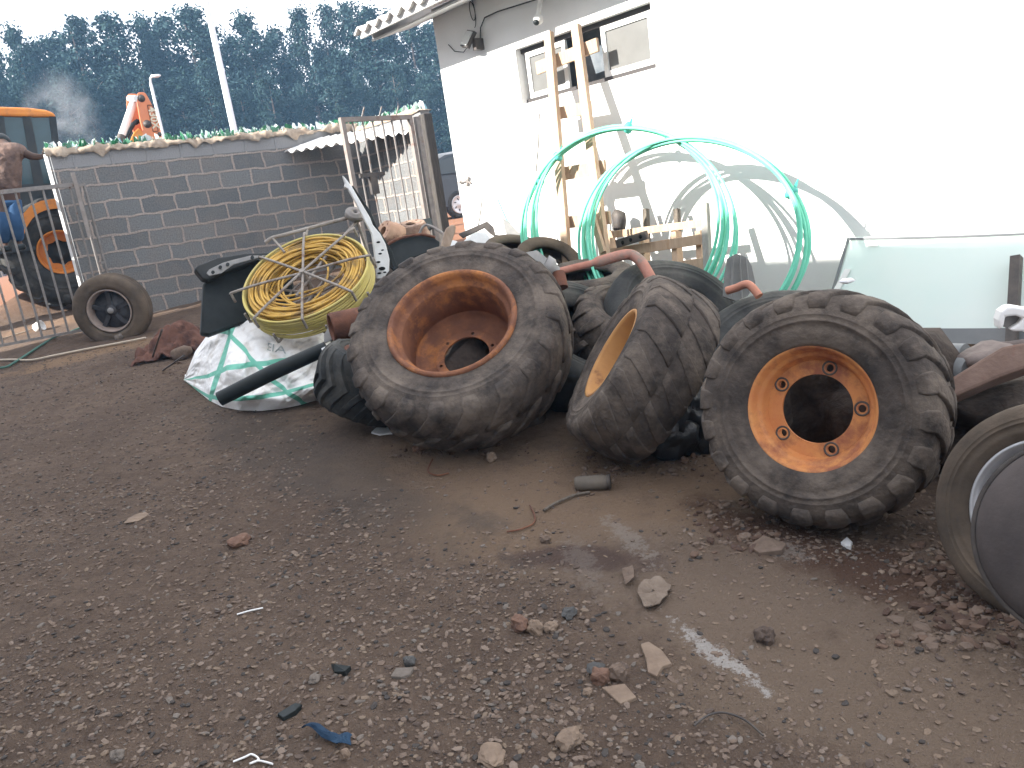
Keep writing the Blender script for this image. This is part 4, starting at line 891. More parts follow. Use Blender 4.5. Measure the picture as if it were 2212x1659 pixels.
# upright tyre with orange rim on the right
cC, rC = place(1752, 884, 16, 186, .43, .33, face=.13)
tC = wheel_thing("machine_wheel", "chunky dusty tyre with bright orange five hole rim, facing us on the right", "wheel", cC, rC,
                 tyre_mb(.430, .34, .226, 20, .019, 3, bead=.80), M['rubber'], TYG)
KC = .226 / .245
b = MB(); rim_lathe(b, [(r * KC, z) for r, z in [(.25, .10), (.262, .125), (.258, .14), (.246, .143), (.236, .13), (.228, .108), (.222, .10), (.214, .098), (.208, .085), (.200, .062), (.196, .055), (.196, .045), (.205, .03), (.215, -.09), (.24, -.11), (.258, -.135)]])
rimC = b.build("rim", M['rim_orange'], tC, world=False)
b = MB(); b.plate(circle(.199 * KC, 72), [circle(.128, 56)] + bolt_ring(.157, 5, .0145, 1.30), .042, .056); b.build("disc", M['rim_orange'], rimC, world=False)
for k in range(5):
    a = 1.30 + 2 * pi * k / 5; x, y = .157 * cos(a), .157 * sin(a)
    b = MB(); b.lathe([(.0145, .050), (.022, .0575), (.027, .0585), (.028, .0565)], 18, mat=Matrix.Translation((x, y, 0))); b.lathe([(.0, .02), (.016, .02)], 14, mat=Matrix.Translation((x, y, 0))); b.build("bolt_seat", M['steel_dark'], rimC, world=False)
# tyre between them seen on its tread, yellow rim
cB, rB = place(1322, 764, 79, 151, .44, .36, face=.155)
tB = wheel_thing("machine_wheel", "tyre leaning with its worn tread towards us and a narrow view of its ochre rim", "wheel", cB, rB,
                 tyre_mb(.440, .37, .228, 19, .014, 4, bead=.80, wear=.5), M['rubber'], TYG)
b = MB(); rim_lathe(b, [(r * KC, z) for r, z in [(.25, .12), (.262, .15), (.258, .165), (.244, .165), (.236, .15), (.226, .11), (.218, .06), (.205, -.02), (.205, -.06), (.24, -.12)]]); rimB = b.build("rim", M['rim_yellow'], tB, world=False)
b = MB(); b.plate(circle(.207 * KC, 60), [circle(.11, 40)], -.05, -.036); b.build("disc", M['rim_yellow'], rimB, world=False)
# ribbed tractor tyre low at the left
cD, rD = place(816, 768, 76, 76, .31, .36, face=.17)
wheel_thing("tractor_tyre", "small dark ribbed tyre lying low at the left of the largest tyre", "tyre", cD, rD, tyre_mb(.315, .38, .18, 20, .026, 5, style='rib'), M['rubber_dark'], TYG)
# tyres further back
def back_tyre(label, u, v, tilt, phi, R, W, D, rb, m='rubber_dark', style='road', lugs=0, seed=1):
    c, r = place(u, v, tilt, phi, R, W, D=D); return wheel_thing("old_tyre", label, "tyre", c, r, tyre_mb(R, W, rb, lugs, .02, seed, style=style), M[m], "old tyres heaped behind the front row")
back_tyre("dark smooth tyre standing just behind the largest tyre on its right", 1272, 705, 58, 60, .50, .36, 4.75, .27, 'rubber_dark', 'bald', 0, 11)
back_tyre("dark worn tyre behind the ochre rimmed tyre, its shoulder against the bent red pipe", 1395, 668, 66, 75, .42, .34, 4.85, .24, 'rubber', 'block', 16, 21)
back_tyre("big bald tyre rising in front of the pallet", 1478, 668, 48, 62, .47, .36, 4.85, .26, 'rubber_dark', 'bald', 0, 12)
back_tyre("flat lying tyre under the bent red pipe", 1262, 584, 74, 96, .36, .22, 5.75, .20, 'rubber', 'road', 0, 13)
back_tyre("grey brown car tyre lying on top of the heap behind the largest tyre", 1122, 533, 68, 80, .29, .19, 6.6, .185, 'rubber_brown', 'road', 0, 14)
back_tyre("pale dusty car tyre leaning near the foot of the ladder", 1190, 556, 52, 72, .28, .19, 6.3, .175, 'rubber_brown', 'road', 0, 15)
back_tyre("smooth black tyre directly behind the orange rimmed tyre", 1684, 758, 40, 96, .47, .34, 4.05, .25, 'rubber_dark', 'bald', 0, 16)
back_tyre("dusty smooth tyre at the right edge behind the brown wheel", 2290, 1085, 30, 150, .40, .30, 2.95, .22, 'rubber', 'bald', 0, 17)
# brown wheel and dark disc at the right edge
cE, rE = place(2262, 1108, 22, 176, .325, .21, face=.09)
tE = wheel_thing("car_wheel", "smooth brown tyre at the right edge with a thin silver rim lip", "wheel", cE, rE, tyre_mb(.322, .215, .205, 0, seed=18, style='bald'), M['rubber_brown'])
b = MB(); rim_lathe(b, [(.198, .05), (.212, .075), (.210, .088), (.200, .088), (.193, .07), (.185, .03), (.18, -.03), (.185, -.06)]); b.lathe([(.06, -.02), (.1, .0), (.16, -.01), (.182, -.03)], 48)
b.build("rim", mat('silver_rim', (.50, .50, .51), (.38, .38, .39), 6, .4, metal=.6), tE, world=False)
cF, rF = place(2344, 1168, 12, 170, .26, .04, D=2.12)
cv = thing("round_cover", "dark round domed cover leaning on the brown tyre at the right edge", "cover", cF, rF)
b = MB(); b.lathe([(0, .045), (.08, .043), (.16, .034), (.215, .018), (.24, .0), (.246, -.015), (.24, -.02), (.2, .0), (.0, .025)], 72); b.build("shell", mat('dusty_dark_plastic', (.055, .047, .046), (.09, .076, .072), 5, .85, .001, 90), cv, world=False)
b = MB(); b.lathe([(.246, -.012), (.256, -.008), (.258, -.02), (.246, -.028)], 72); b.build("lip", M['steel_dark'], cv, world=False)
# spare wheel against the block wall
cG, rG = place(236, 672, 24, 205, .40, .26, face=.11, D=9.75)
tG = wheel_thing("spare_wheel", "car wheel with a dark spoked rim propped against the left end of the block wall", "wheel", cG, rG, tyre_mb(.40, .26, .235, 0, seed=19, style='road'), M['rubber_brown'])
b = MB(); rim_lathe(b, [(.228, .09), (.24, .105), (.238, .115), (.226, .115), (.218, .09), (.21, .03), (.205, -.05), (.22, -.09)]); rmG = b.build("rim", mat('dusty_rim_lip', (.34, .27, .23), (.22, .18, .16), 7, .7), tG, world=False)
b = MB(); b.lathe([(0, .075), (.05, .075), (.062, .06), (.07, .03), (.11, .025), (.2, .0), (.208, -.01)], 40)
for k in range(5): b.box((.13 * cos(k * 1.257 + .3), .13 * sin(k * 1.257 + .3), .035), (.15, .045, .03), Matrix.Rotation(k * 1.257 + .3, 3, 'Z'))
b.build("hub_spokes", mat('dark_alloy', (.035, .035, .04), (.08, .08, .085), 9, .5, metal=.3), rmG, world=False)
b = MB(); b.lathe([(0, .092), (.03, .09), (.034, .075)], 20); b.build("hub_cap", M['grey_plastic'], rmG, world=False)

# ------------------------------------------------------------------ rubble under the heap (not countable)
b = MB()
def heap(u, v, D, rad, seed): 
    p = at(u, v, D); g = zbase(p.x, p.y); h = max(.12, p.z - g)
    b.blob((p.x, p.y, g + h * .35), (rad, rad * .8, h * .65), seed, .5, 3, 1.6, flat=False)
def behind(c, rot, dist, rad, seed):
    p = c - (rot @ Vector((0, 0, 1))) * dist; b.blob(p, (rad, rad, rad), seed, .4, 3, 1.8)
behind(cA, rA, .64, .42, 31); behind(cC, rC, .66, .36, 32)  # lumps added behind two rims to block light through their centre holes
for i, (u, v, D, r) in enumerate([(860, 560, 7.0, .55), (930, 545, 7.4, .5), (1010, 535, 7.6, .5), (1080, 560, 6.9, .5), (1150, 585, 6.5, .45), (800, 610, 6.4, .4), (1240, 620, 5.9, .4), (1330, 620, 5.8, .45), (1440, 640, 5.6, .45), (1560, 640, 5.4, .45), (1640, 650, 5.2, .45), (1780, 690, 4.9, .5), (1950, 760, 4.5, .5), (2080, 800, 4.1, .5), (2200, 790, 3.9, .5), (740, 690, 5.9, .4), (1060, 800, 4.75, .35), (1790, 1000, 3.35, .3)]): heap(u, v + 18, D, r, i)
tag(b.build("scrap_rubble", mat('shade_dark_rubble', (.030, .025, .022), (.07, .054, .045), 12, .95, .02, 14)), "earth and rubble under the scrap heap, darkened and with lumps added to shade the rim holes", "rubble", None, 'stuff')  # rubble tone darkened to put shade into the rim holes

# ------------------------------------------------------------------ outlines standing at their own distance
def opl(pts, D, yaw=0.0, pitch=0.0, cen=None):
    cu = sum(p[0] for p in pts) / len(pts); cv_ = sum(p[1] for p in pts) / len(pts)
    if cen: cu, cv_ = cen
    P0 = at(cu, cv_, D); r = ray(cu, cv_); n = -Vector((r.x, r.y, 0)).normalized()
    n = Matrix.Rotation(radians(yaw), 3, 'Z') @ n; ax = Vector((0, 0, 1)).cross(n); n = Matrix.Rotation(radians(-pitch), 3, ax) @ n
    return [hit(u, v, P0, n) for u, v in pts], n
def panel(name, label, cat, pts, D, thick, m, yaw=0, pitch=0, bevel=.004, parent=None):
    q, n = opl(pts, D, yaw, pitch); b = MB(); b.poly(q, -n * thick); o = b.build(name, m, parent, bevel=bevel)
    if label: tag(o, label, cat)
    return o
def smooth_path(pts, k=6):
    out = []; P = [Vector(p) for p in pts]; n = len(P)
    for i in range(n - 1):
        p0, p1, p2, p3 = P[max(i - 1, 0)], P[i], P[i + 1], P[min(i + 2, n - 1)]
        for t in np.linspace(0, 1, k, endpoint=False):
            out.append(.5 * ((2 * p1) + (p2 - p0) * t + (2 * p0 - 5 * p1 + 4 * p2 - p3) * t * t + (3 * p1 - p0 - 3 * p2 + p3) * t ** 3))
    out.append(P[-1]); return out

# ------------------------------------------------------------------ yellow cable coil on its steel reel
M['cable_y'] = mat('yellow_cable', (0.60, 0.38, 0.09), (0.46, 0.27, 0.06), 10, .55, c3=(.26, .17, .07), s3=7, t3=.58)
M['cable_pale'] = mat('pale_yellow_wrap', (0.55, 0.46, 0.14), (.48, .40, .16), 8, .6)
cY = at(667, 613, 5.85); nY = face_normal(667, 613, 55, 115.5); rY = nY.to_track_quat('Z', 'Y').to_matrix()
reel = thing("cable_reel", "coil of yellow cable on a rusty steel rod reel lying tilted above the white sack", "cable reel", cY, rY)
RO, RI = .462, .30
b = MB(); r_ = random.Random(5)
for k in range(64):
    layer = k % 8; row = k // 8
    rr = RI + (RO - .03 - RI) * (layer + .5 * (row % 2)) / 8 + r_.uniform(-.008, .008); zz = -.07 + .14 * row / 7 + r_.uniform(-.006, .006)
    ph = r_.random() * 6.28; e1 = r_.uniform(.004, .018); tx, ty = r_.uniform(-.012, .012), r_.uniform(-.012, .012)
    b.tube([((rr + e1 * sin(2 * a + ph)) * cos(a) + tx, (rr + e1 * sin(2 * a + ph)) * sin(a) + ty, zz + .010 * sin(3 * a + ph)) for a in np.linspace(0, 2 * pi, 64, endpoint=False)], .0085, 6, closed=True)
for k in range(5):
    a0 = r_.random() * 6.28; pts = []
    for t in np.linspace(0, 1, 26):
        a = a0 + t * 3.4; rr = RI - .01 - .14 * sin(pi * t) * (.6 + .1 * k); pts.append((rr * cos(a), rr * sin(a), .02 + .03 * sin(pi * t)))
    b.tube(pts, .008, 6)
b.build("cable", M['cable_y'], reel, world=False)
b = MB()
for k in range(9): b.tube([((RO + .004 * sin(3 * a + k)) * cos(a), (RO + .004 * sin(3 * a + k)) * sin(a), -.075 + .0185 * k + .004 * sin(2 * a + k * 2)) for a in np.linspace(0, 2 * pi, 90, endpoint=False)], .0095, 6, closed=True)
b.build("outer_turns", M['cable_pale'], reel, world=False)
M['rebar'] = mat('old_steel_rod', (.21, .185, .165), (.31, .28, .25), 16, .65, .001, 120, c3=(.16, .105, .08), s3=9, t3=.6)
for side in (1, -1):
    for k in range(8):
        a = radians(12 + 45 * k + (0 if side > 0 else 14)); Rr = RO + .03 + (.05 if k in (1, 4) and side > 0 else 0); z = .105 * side
        pts = [(.0, .0, z + .012 * (k % 2)), (Rr * .55 * cos(a), Rr * .55 * sin(a), z + .006), ((Rr - .02) * cos(a), (Rr - .02) * sin(a), z - .004 * side), (Rr * cos(a), Rr * sin(a), z - .02 * side), ((Rr + .004) * cos(a), (Rr + .004) * sin(a), z - .09 * side)]
        b = MB(); b.tube(smooth_path(pts, 4), .0098, 7); b.build("spoke", M['rebar'], reel, world=False)
b = MB(); b.tube([(0, 0, -.14), (0, 0, .13)], .022, 10); b.build("axle", M['rebar'], reel, world=False)
for rr in (.20,):
    b = MB(); b.tube([(rr * cos(a), rr * sin(a), -.1) for a in np.linspace(0, 2 * pi, 40, endpoint=False)], .008, 6, closed=True); b.build("inner_ring", M['rebar'], reel, world=False)
# long frame rod behind with a small hub at its end
fr_ = thing("rod_frame", "bent steel rod frame with a rusty hub standing behind the yellow coil", "frame", at(700, 540, 6.25)); fr_.location.z = zbase(fr_.location.x, fr_.location.y)
def fpts(l, D=6.25): return [at(u, v, d) for u, v, d in l]
b = MB(); b.tube(smooth_path(fpts([(573, 524, 6.2), (588, 514, 6.2), (615, 507, 6.22), (690, 487, 6.3), (760, 468, 6.4)]), 5), .014, 8); b.tube(fpts([(664, 495, 6.27), (652, 548, 6.1)]), .010, 7); b.tube(fpts([(773, 475, 6.4), (700, 560, 6.0), (640, 640, 5.7)]), .012, 7); b.tube(fpts([(588, 514, 6.2), (615, 545, 6.1)]), .010, 7)
b.tube(fpts([(768, 470, 6.4), (800, 560, 6.5), (812, 640, 6.4)]), .014, 7); b.build("rod", M['rebar'], fr_)
hb = at(766, 463, 6.38); nh = face_normal(766, 463, 55, 75); b = MB()
b.lathe([(.016, .0), (.02, .028), (.045, .03), (.05, .022), (.068, .022), (.074, .015), (.074, -.02), (.05, -.03)], 28, mat=Matrix.Translation(hb) @ nh.to_track_quat('Z', 'Y').to_matrix().to_4x4()); b.build("hub", M['steel'], fr_)

# ------------------------------------------------------------------ white woven sack with green bands
def bag_material():
    m = bpy.data.materials.new("woven_sack"); m.use_nodes = True; n = m.node_tree.nodes; l = m.node_tree.links
    b = n['Principled BSDF']; b.inputs['Roughness'].default_value = .75
    uv = n.new("ShaderNodeAttribute"); uv.attribute_name = "weave"; sp = n.new("ShaderNodeSeparateXYZ"); l.new(uv.outputs['Vector'], sp.inputs[0])
    def line(expr_a, expr_b, c, w):   # |a*x + b*y - c| < w
        m1 = n.new("ShaderNodeMath"); m1.operation = 'MULTIPLY_ADD'; l.new(sp.outputs['X'], m1.inputs[0]); m1.inputs[1].default_value = expr_a; m1.inputs[2].default_value = -c
        m2 = n.new("ShaderNodeMath"); m2.operation = 'MULTIPLY_ADD'; l.new(sp.outputs['Y'], m2.inputs[0]); m2.inputs[1].default_value = expr_b; l.new(m1.outputs[0], m2.inputs[2])
        m3_ = n.new("ShaderNodeMath"); m3_.operation = 'ABSOLUTE'; l.new(m2.outputs[0], m3_.inputs[0])
        m4 = n.new("ShaderNodeMapRange"); m4.inputs['From Min'].default_value = w * 1.15; m4.inputs['From Max'].default_value = w * .9; l.new(m3_.outputs[0], m4.inputs['Value']); return m4.outputs[0]
    f = None
    for a_ in BANDS:
        x = line(*a_)
        if f is None: f = x
        else:
            mx = n.new("ShaderNodeMath"); mx.operation = 'MAXIMUM'; l.new(f, mx.inputs[0]); l.new(x, mx.inputs[1]); f = mx.outputs[0]
    tn = n.new("ShaderNodeTexNoise"); tn.inputs['Scale'].default_value = 9; tn.inputs['Detail'].default_value = 7; tc = n.new("ShaderNodeTexCoord"); l.new(tc.outputs['Object'], tn.inputs['Vector'])
    r = n.new("ShaderNodeValToRGB"); r.color_ramp.elements[0].color = (.62, .59, .55, 1); r.color_ramp.elements[1].color = (.86, .86, .85, 1); r.color_ramp.elements[0].position = .28; r.color_ramp.elements[1].position = .5; l.new(tn.outputs['Fac'], r.inputs[0])
    mc = n.new("ShaderNodeMixRGB"); l.new(f, mc.inputs[0]); l.new(r.outputs[0], mc.inputs[1]); mc.inputs[2].default_value = (.16, .50, .38, 1); l.new(mc.outputs[0], b.inputs['Base Color'])
    bp_ = n.new("ShaderNodeBump"); bp_.inputs['Distance'].default_value = .012; t2 = n.new("ShaderNodeTexNoise"); t2.inputs['Scale'].default_value = 22; t2.inputs['Detail'].default_value = 3; l.new(tc.outputs['Object'], t2.inputs['Vector']); l.new(t2.outputs['Fac'], bp_.inputs['Height']); l.new(bp_.outputs[0], b.inputs['Normal'])
    return m
# bands given on the sack's own sheet: x across (0 left .. 1 right), y up (0 hem .. 1 top)
BANDS = [(1, -.15, .26, .018), (-.55, 1, .22, .030), (1, .65, .90, .020), (-.30, 1, -.02, .026)]
hem = [(397, 822), (420, 840), (452, 866), (480, 880), (520, 888), (565, 889), (610, 884), (650, 876), (694, 862)]
rim_t = [(400, 815), (422, 760), (455, 715), (500, 684), (545, 690), (590, 705), (640, 715), (690, 715), (722, 735)]
def lerp_list(L, t):
    k = t * (len(L) - 1); i = int(min(k, len(L) - 2)); f = k - i; f = f * f * (3 - 2 * f) * .5 + f * .5
    return (L[i][0] + (L[i + 1][0] - L[i][0]) * f, L[i][1] + (L[i + 1][1] - L[i][1]) * f)
def bag_pt(i, j, off=0.0):
    h_ = lerp_list(hem, i); t_ = lerp_list(rim_t, i)
    g = ground_at(*h_); Dg = hypot(g.x, g.y); Dt = Dg + .18 + .42 * sin(pi * min(1, i * 1.1)) * .9
    u = h_[0] + (t_[0] - h_[0]) * j; v = h_[1] + (t_[1] - h_[1]) * j
    D = Dg + (Dt - Dg) * j ** 1.2 - .10 * sin(pi * j) * sin(pi * i)
    p = at(u, v, D)
    q = Vector((i * 3.2, j * 2.4, 0))
    w = .5 * abs(noise.noise(q * 1.1 + Vector((9, 2, 5)))) * .3 + abs(noise.noise(q * 1.3 + Vector((3, 1, 0)))) * .11 + abs(noise.noise(Vector((q.x * 2.0 + q.y * 1.6, q.y * 1.2, 7)))) * .06 + abs(noise.noise(Vector((q.x * 5.5 - q.y * 4.0, q.y * 2.6, 2)))) * .028
    e = min(1, 6 * min(j, 1 - j) + .15)
    d = (EYE - p).normalized()
    return p + d * (w * 1.5 * e + off) + Vector((0, 0, .004))
b = MB(); NU, NV = 110, 70
b.grid(lambda i, j: bag_pt(i, j), NU, NV)
fr0 = len(b.v)
def bag_back(i, j):
    p = bag_pt(i, j); c = sin(pi * i) * .25
    q = p + Vector((ray(500, 700).x, ray(500, 700).y, 0)).normalized() * (.02 + c * sin(pi * j / 2 + .3)); q.z = max(zbase(q.x, q.y) - .01, q.z - .10 * sin(pi * i) * j - .02); return q
b.grid(bag_back, 40, 12)
sack = b.build("sack", bag_material())
at_ = sack.data.attributes.new("weave", 'FLOAT_VECTOR', 'POINT')
wv = [(i / NU, j / NV, 0) for i in range(NU + 1) for j in range(NV + 1)] + [(.7, .5, 0)] * (41 * 13)
at_.data.foreach_set('vector', np.array(wv, dtype=np.float32).ravel())
tag(sack, "crumpled white woven sack with green bands lying left of the largest tyre", "sack")
b = MB(); b.text("EIA", .085, .0, None, fn=lambda p: bag_pt(.655 + p.x * .95, .74 + p.y * 1.5 - p.x * .12, .006)); b.build("lettering", mat('faded_print', (.30, .36, .37), (.5, .53, .53), 40, .8), sack)
b = MB(); ta, tb = at(474, 862, 5.22), at(706, 752, 5.12); b.tube([ta, ta.lerp(tb, .5) + Vector((0, 0, .008)), tb], [.047, .05, .045], 18)
tag(b.build("black_tube", M['black_plastic'], bevel=.004), "black plastic tube lying across the white sack", "tube")
for (pts, D, m_, lab, nm) in [([(700, 722), (712, 702), (722, 712), (716, 735), (700, 742)], 5.25, M['grey_plastic'], "torn grey plastic scrap above the right end of the black tube", "plastic_scrap"),
                              ([(694, 752), (726, 738), (728, 743), (697, 760)], 5.05, M['white_car'], "thin white strip at the right end of the black tube", "trim_strip")]:
    panel(nm, lab, "scrap", pts, D, .01, m_, 10, 30)
# rusty drum and plates resting on the ribbed tyre
dc = at(742, 702, 5.15); nd = face_normal(742, 702, 80, 192); b = MB()
dr = thing("brake_drum", "brown rusty drum lying beside the yellow coil above the ribbed tyre", "drum", dc, nd.to_track_quat('Z', 'Y').to_matrix())
b.lathe([(.0, .05), (.07, .05), (.075, .08), (.09, .085), (.095, .07), (.095, -.12), (.085, -.125)], 36); b.build("body", M['rust'], dr, world=False)
nD = rD @ Vector((0, 0, 1))
for k in range(4):
    c = cD + nD * (.205 - .026 * k) + Vector((-.018 * (k % 2), .01 * k, 0)); nd = (nD + Vector((.04 * (k - 1.5), .03 * (k % 2), 0))).normalized(); b = MB()
    b.lathe([(.05, .006), (.175 + .012 * k, .006), (.182 + .012 * k, .0), (.175 + .012 * k, -.010), (.05, -.010)], 40, closed=True, mat=Matrix.Translation(c) @ nd.to_track_quat('Z', 'Y').to_matrix().to_4x4())
    tag(b.build("clutch_plate", [M['steel'], M['rust'], M['grey_plastic'], M['steel_dark']][k]), ["pale steel plate topmost of the plates by the rusty drum", "rusty plate second in the pile below the drum", "light grey plate third in the pile beside the largest tyre", "dark plate lowest in the pile beside the largest tyre"][k], "plate", "round plates piled on the ribbed tyre")

# black boot lid and rusty crumpled sheet
lid = thing("boot_lid", "black plastic boot lid lining leaning against the block wall left of the yellow coil", "car part", at(500, 700, 6.5)); lid.location.z = zbase(lid.location.x, lid.location.y)
q, n_ = opl([(438, 612), (452, 600), (500, 575), (560, 556), (600, 552), (625, 560), (640, 640), (610, 690), (520, 700), (452, 726), (432, 722)], 6.35, 10, 18); b = MB(); b.poly(q, -n_ * .07); b.build("panel", M['black_plastic'], lid, bevel=.02)
q, n_ = opl([(420, 580), (428, 572), (470, 556), (530, 547), (590, 545), (602, 553), (560, 562), (500, 582), (450, 604), (437, 602)], 6.28, 10, 18); b = MB(); b.poly(q, -n_ * .10); b.build("edge", mat('dark_plastic_edge', (.02, .022, .023), (.035, .037, .037), 7, .5), lid, bevel=.01)
q, n_ = opl([(446, 590), (452, 582), (480, 568), (500, 562), (540, 552), (580, 551), (560, 556), (505, 571), (478, 590), (452, 596)], 6.20, 10, 18); b = MB(); b.poly(q, -n_ * .012); brk = b.build("bracket", M['grey_plastic'], lid, bevel=.003)
for (u, v) in ((460, 588), (476, 577), (492, 571), (545, 556), (562, 554)):
    q, n_ = opl([(u + 4 * cos(a), v + 4 * sin(a)) for a in np.linspace(0, 2 * pi, 10, endpoint=False)], 6.165, 10, 18); b = MB(); b.poly(q, -n_ * .01); b.build("hole_plug", M['black_plastic'], brk)
b = MB(); rc = ground_at(372, 770)
def rag(i, j):
    x = (i - .5) * .62; y = (j - .5) * .5
    z = .30 * exp_(-((i - .55) ** 2 + (j - .6) ** 2) * 5) + .10 * abs(noise.noise(Vector((x * 7, y * 7, 1)))) + .05 * noise.noise(Vector((x * 16, y * 16, 5)))
    return Vector((rc.x + x - .25 * (.0) , rc.y + .12 + y + x * .3, zbase(rc.x, rc.y) - .01 + z))
def exp_(x): return math.exp(x)
b.grid(rag, 40, 36); o = b.build("rusty_sheet", mat('rotten_rusty_sheet', (.085, .042, .032), (.15, .075, .055), 8, .95, .01, 26, c3=(.05, .028, .024), s3=5, t3=.55)); s_ = o.modifiers.new('t', 'SOLIDIFY'); s_.thickness = .012
tag(o, "crumpled rusty brown sheet on the ground left of the white sack", "sheet metal")
for i, (a, c, lab) in enumerate([((352, 800), (398, 768), "thin dark stick poking out between the rusty sheet and the sack"), ((328, 775), (350, 712), "dark thin rod standing against the rusty sheet")]):
    b = MB(); pa, pb_ = ground_at(*a), at(*c, 6.5 if i == 0 else 6.7); b.tube([pa, pb_], .008, 6); tag(b.build("stick", M['steel_dark']), lab, "stick")
b = MB(); b.blob(ground_at(395, 775) + Vector((0, 0, .05)), (.10, .08, .07), 8, .3, 2); tag(b.build("rock", stone_m[0]), "dull brown lump of stone tucked between the rusty sheet and the sack", "rock")
# white car pillar
pl_ = thing("car_pillar", "white painted car body pillar standing up out of the heap behind the yellow coil", "car part", at(820, 600, 6.1)); pl_.location.z = zbase(pl_.location.x, pl_.location.y)
q, n_ = opl([(740, 378), (746, 384), (760, 402), (782, 440), (800, 470), (806, 486), (822, 505), (834, 528), (842, 560), (841, 585), (828, 602), (815, 602), (812, 570), (808, 540), (803, 505), (789, 478), (770, 440), (752, 408), (744, 404), (746, 396)], 6.1, 14, 4); b = MB(); b.poly(q, -n_ * .035); pm = b.build("panel", M['white_car'], pl_, bevel=.008)
q2, n_ = opl([(762, 400), (800, 455), (815, 490), (846, 540), (858, 575), (850, 578), (838, 540), (820, 505), (805, 478), (790, 448), (768, 412)], 6.2, 14, 4, (800, 480)); b = MB(); b.poly(q2, -n_ * .05); b.build("inner_edge", M['black_plastic'], pl_, bevel=.004)
for (u, v, r) in ((818, 523, 2.2), (827, 540, 1.6), (818, 566, 2.4), (826, 580, 4), (820, 590, 2.2), (832, 588, 1.8), (822, 548, 2)):
    q, n_ = opl([(u + 1.7 * r * cos(a), v + r * sin(a)) for a in np.linspace(0, 2 * pi, 10, endpoint=False)], 6.06, 14, 4); b = MB(); b.poly([p + (EYE - p).normalized() * .012 for p in q], -n_ * .02); b.build("hole", M['hole_shade'], pm)  # raised near-black discs paint the shade inside the pillar's holes
# hubs, fender arc, wood chunk and panels on the heap
for (u, v, D, R_, L_, t_, ph, m_, lab, nm) in [(842, 508, 7.2, .13, .16, 62, 150, 'hub_tan', "tan rusty wheel hub with bolt holes below the barred panel", "wheel_hub"), (892, 505, 7.5, .16, .20, 75, 100, 'hub_brown', "wide brown brake drum lying behind the tan wheel hub", "brake_drum")]:
    if m_ not in M: M[m_] = mat(m_, (.36, .22, .15) if 'tan' in m_ else (.20, .135, .10), (.48, .31, .22) if 'tan' in m_ else (.30, .21, .16), 8, .85, .004, 40, c3=(.16, .08, .055), s3=6, t3=.58)
    c = at(u, v, D); n_ = face_normal(u, v, t_, ph); t = thing(nm, lab, "hub" if 'hub' in nm else "drum", c, n_.to_track_quat('Z', 'Y').to_matrix())
    b = MB(); b.plate(circle(R_ * .8, 40), [circle(R_ * .35, 24)] + bolt_ring(R_ * .58, 6, R_ * .08), L_ * .42, L_ * .5); b.lathe([(R_ * .8, L_ * .5), (R_ * .86, L_ * .4), (R_ * .9, L_ * .1), (R_, -L_ * .05), (R_, -L_ * .5), (R_ * .9, -L_ * .5)], 44); b.build("body", M[m_], t, world=False)
q, n_ = opl([(820, 545), (838, 527), (862, 515), (890, 508), (915, 506), (935, 512), (950, 522), (948, 535), (915, 548), (880, 562), (850, 585), (835, 570)], 6.6, 0, 25); b = MB(); b.poly(q, -n_ * .03); fo = b.build("mudguard", M['black_plastic'], bevel=.008); tag(fo, "black curved mudguard lying over the heap behind the largest tyre", "mudguard")
b = MB(); q, n_ = opl([(818, 547), (838, 528), (862, 516), (890, 509), (915, 507), (940, 513)], 6.58, 0, 25, (878, 528)); b.tube(smooth_path(q, 4), .012, 7); b.build("edge", M['rust'], fo)
q, n_ = opl([(965, 492), (975, 485), (985, 487), (984, 500), (977, 520), (972, 536), (958, 542), (950, 538), (956, 522), (960, 505)], 6.1, 10, 10); b = MB(); b.poly(q, -n_ * .07); o = b.build("wood_chunk", mat('split_wood', (.27, .20, .15), (.36, .28, .22), 6, .9, .006, 18, stretch=(3, 3, 1)), bevel=.012); tag(o, "short split chunk of pale wood on top of the largest tyre", "wood")
for (pts, D, th, m_, lab, nm, yw, pt) in [([(990, 505), (1052, 478), (1066, 490), (1072, 512), (1060, 505), (1046, 492), (1000, 514)], 7.2, .03, 'steel_dark', "dark bent metal bracket propped by the white corner", "metal_bracket", 0, 15),
        ([(996, 525), (1020, 505), (1046, 496), (1058, 512), (1062, 530), (1030, 536), (1005, 534)], 7.0, .02, 'white_car', "white curved body panel lying below the dark bent bracket", "body_panel", 10, 30),
        ([(962, 515), (985, 520), (1006, 534), (990, 538), (965, 530)], 6.8, .02, 'white_car', "small torn white panel between the wood chunk and the curved white panel", "body_panel", -10, 30),
        ([(1066, 505), (1100, 512), (1150, 514), (1160, 522), (1090, 540), (1068, 530)], 7.1, .05, 'steel_dark', "dark flat scrap panel behind the car tyre on the heap", "scrap_panel", 10, 40),
        ([(1085, 470), (1098, 478), (1118, 500), (1135, 508), (1140, 516), (1098, 516), (1090, 495)], 7.0, .04, 'grey_plastic', "grey broken plastic piece by the foot of the left green coil", "plastic_scrap", 0, 20),
        ([(888, 478), (930, 470), (936, 488), (920, 500), (895, 495)], 8.4, .05, 'black_plastic', "black plastic lump at the foot of the dark square post", "plastic_lump", 0, 30),
        ([(1135, 545), (1160, 540), (1185, 560), (1196, 585), (1188, 588), (1170, 568), (1150, 560)], 5.6, .012, 'grey_plastic', "bent pale strip sticking up between the car tyre and the largest tyre", "metal_strip", 15, 25),
        ([(833, 605), (852, 592), (858, 600), (848, 622), (836, 630)], 5.2, .02, 'black_plastic', "small black flap at the upper left shoulder of the largest tyre", "rubber_flap", 10, 30)]:
    panel(nm, lab, "scrap", pts, D, th, M[m_], yw, pt)
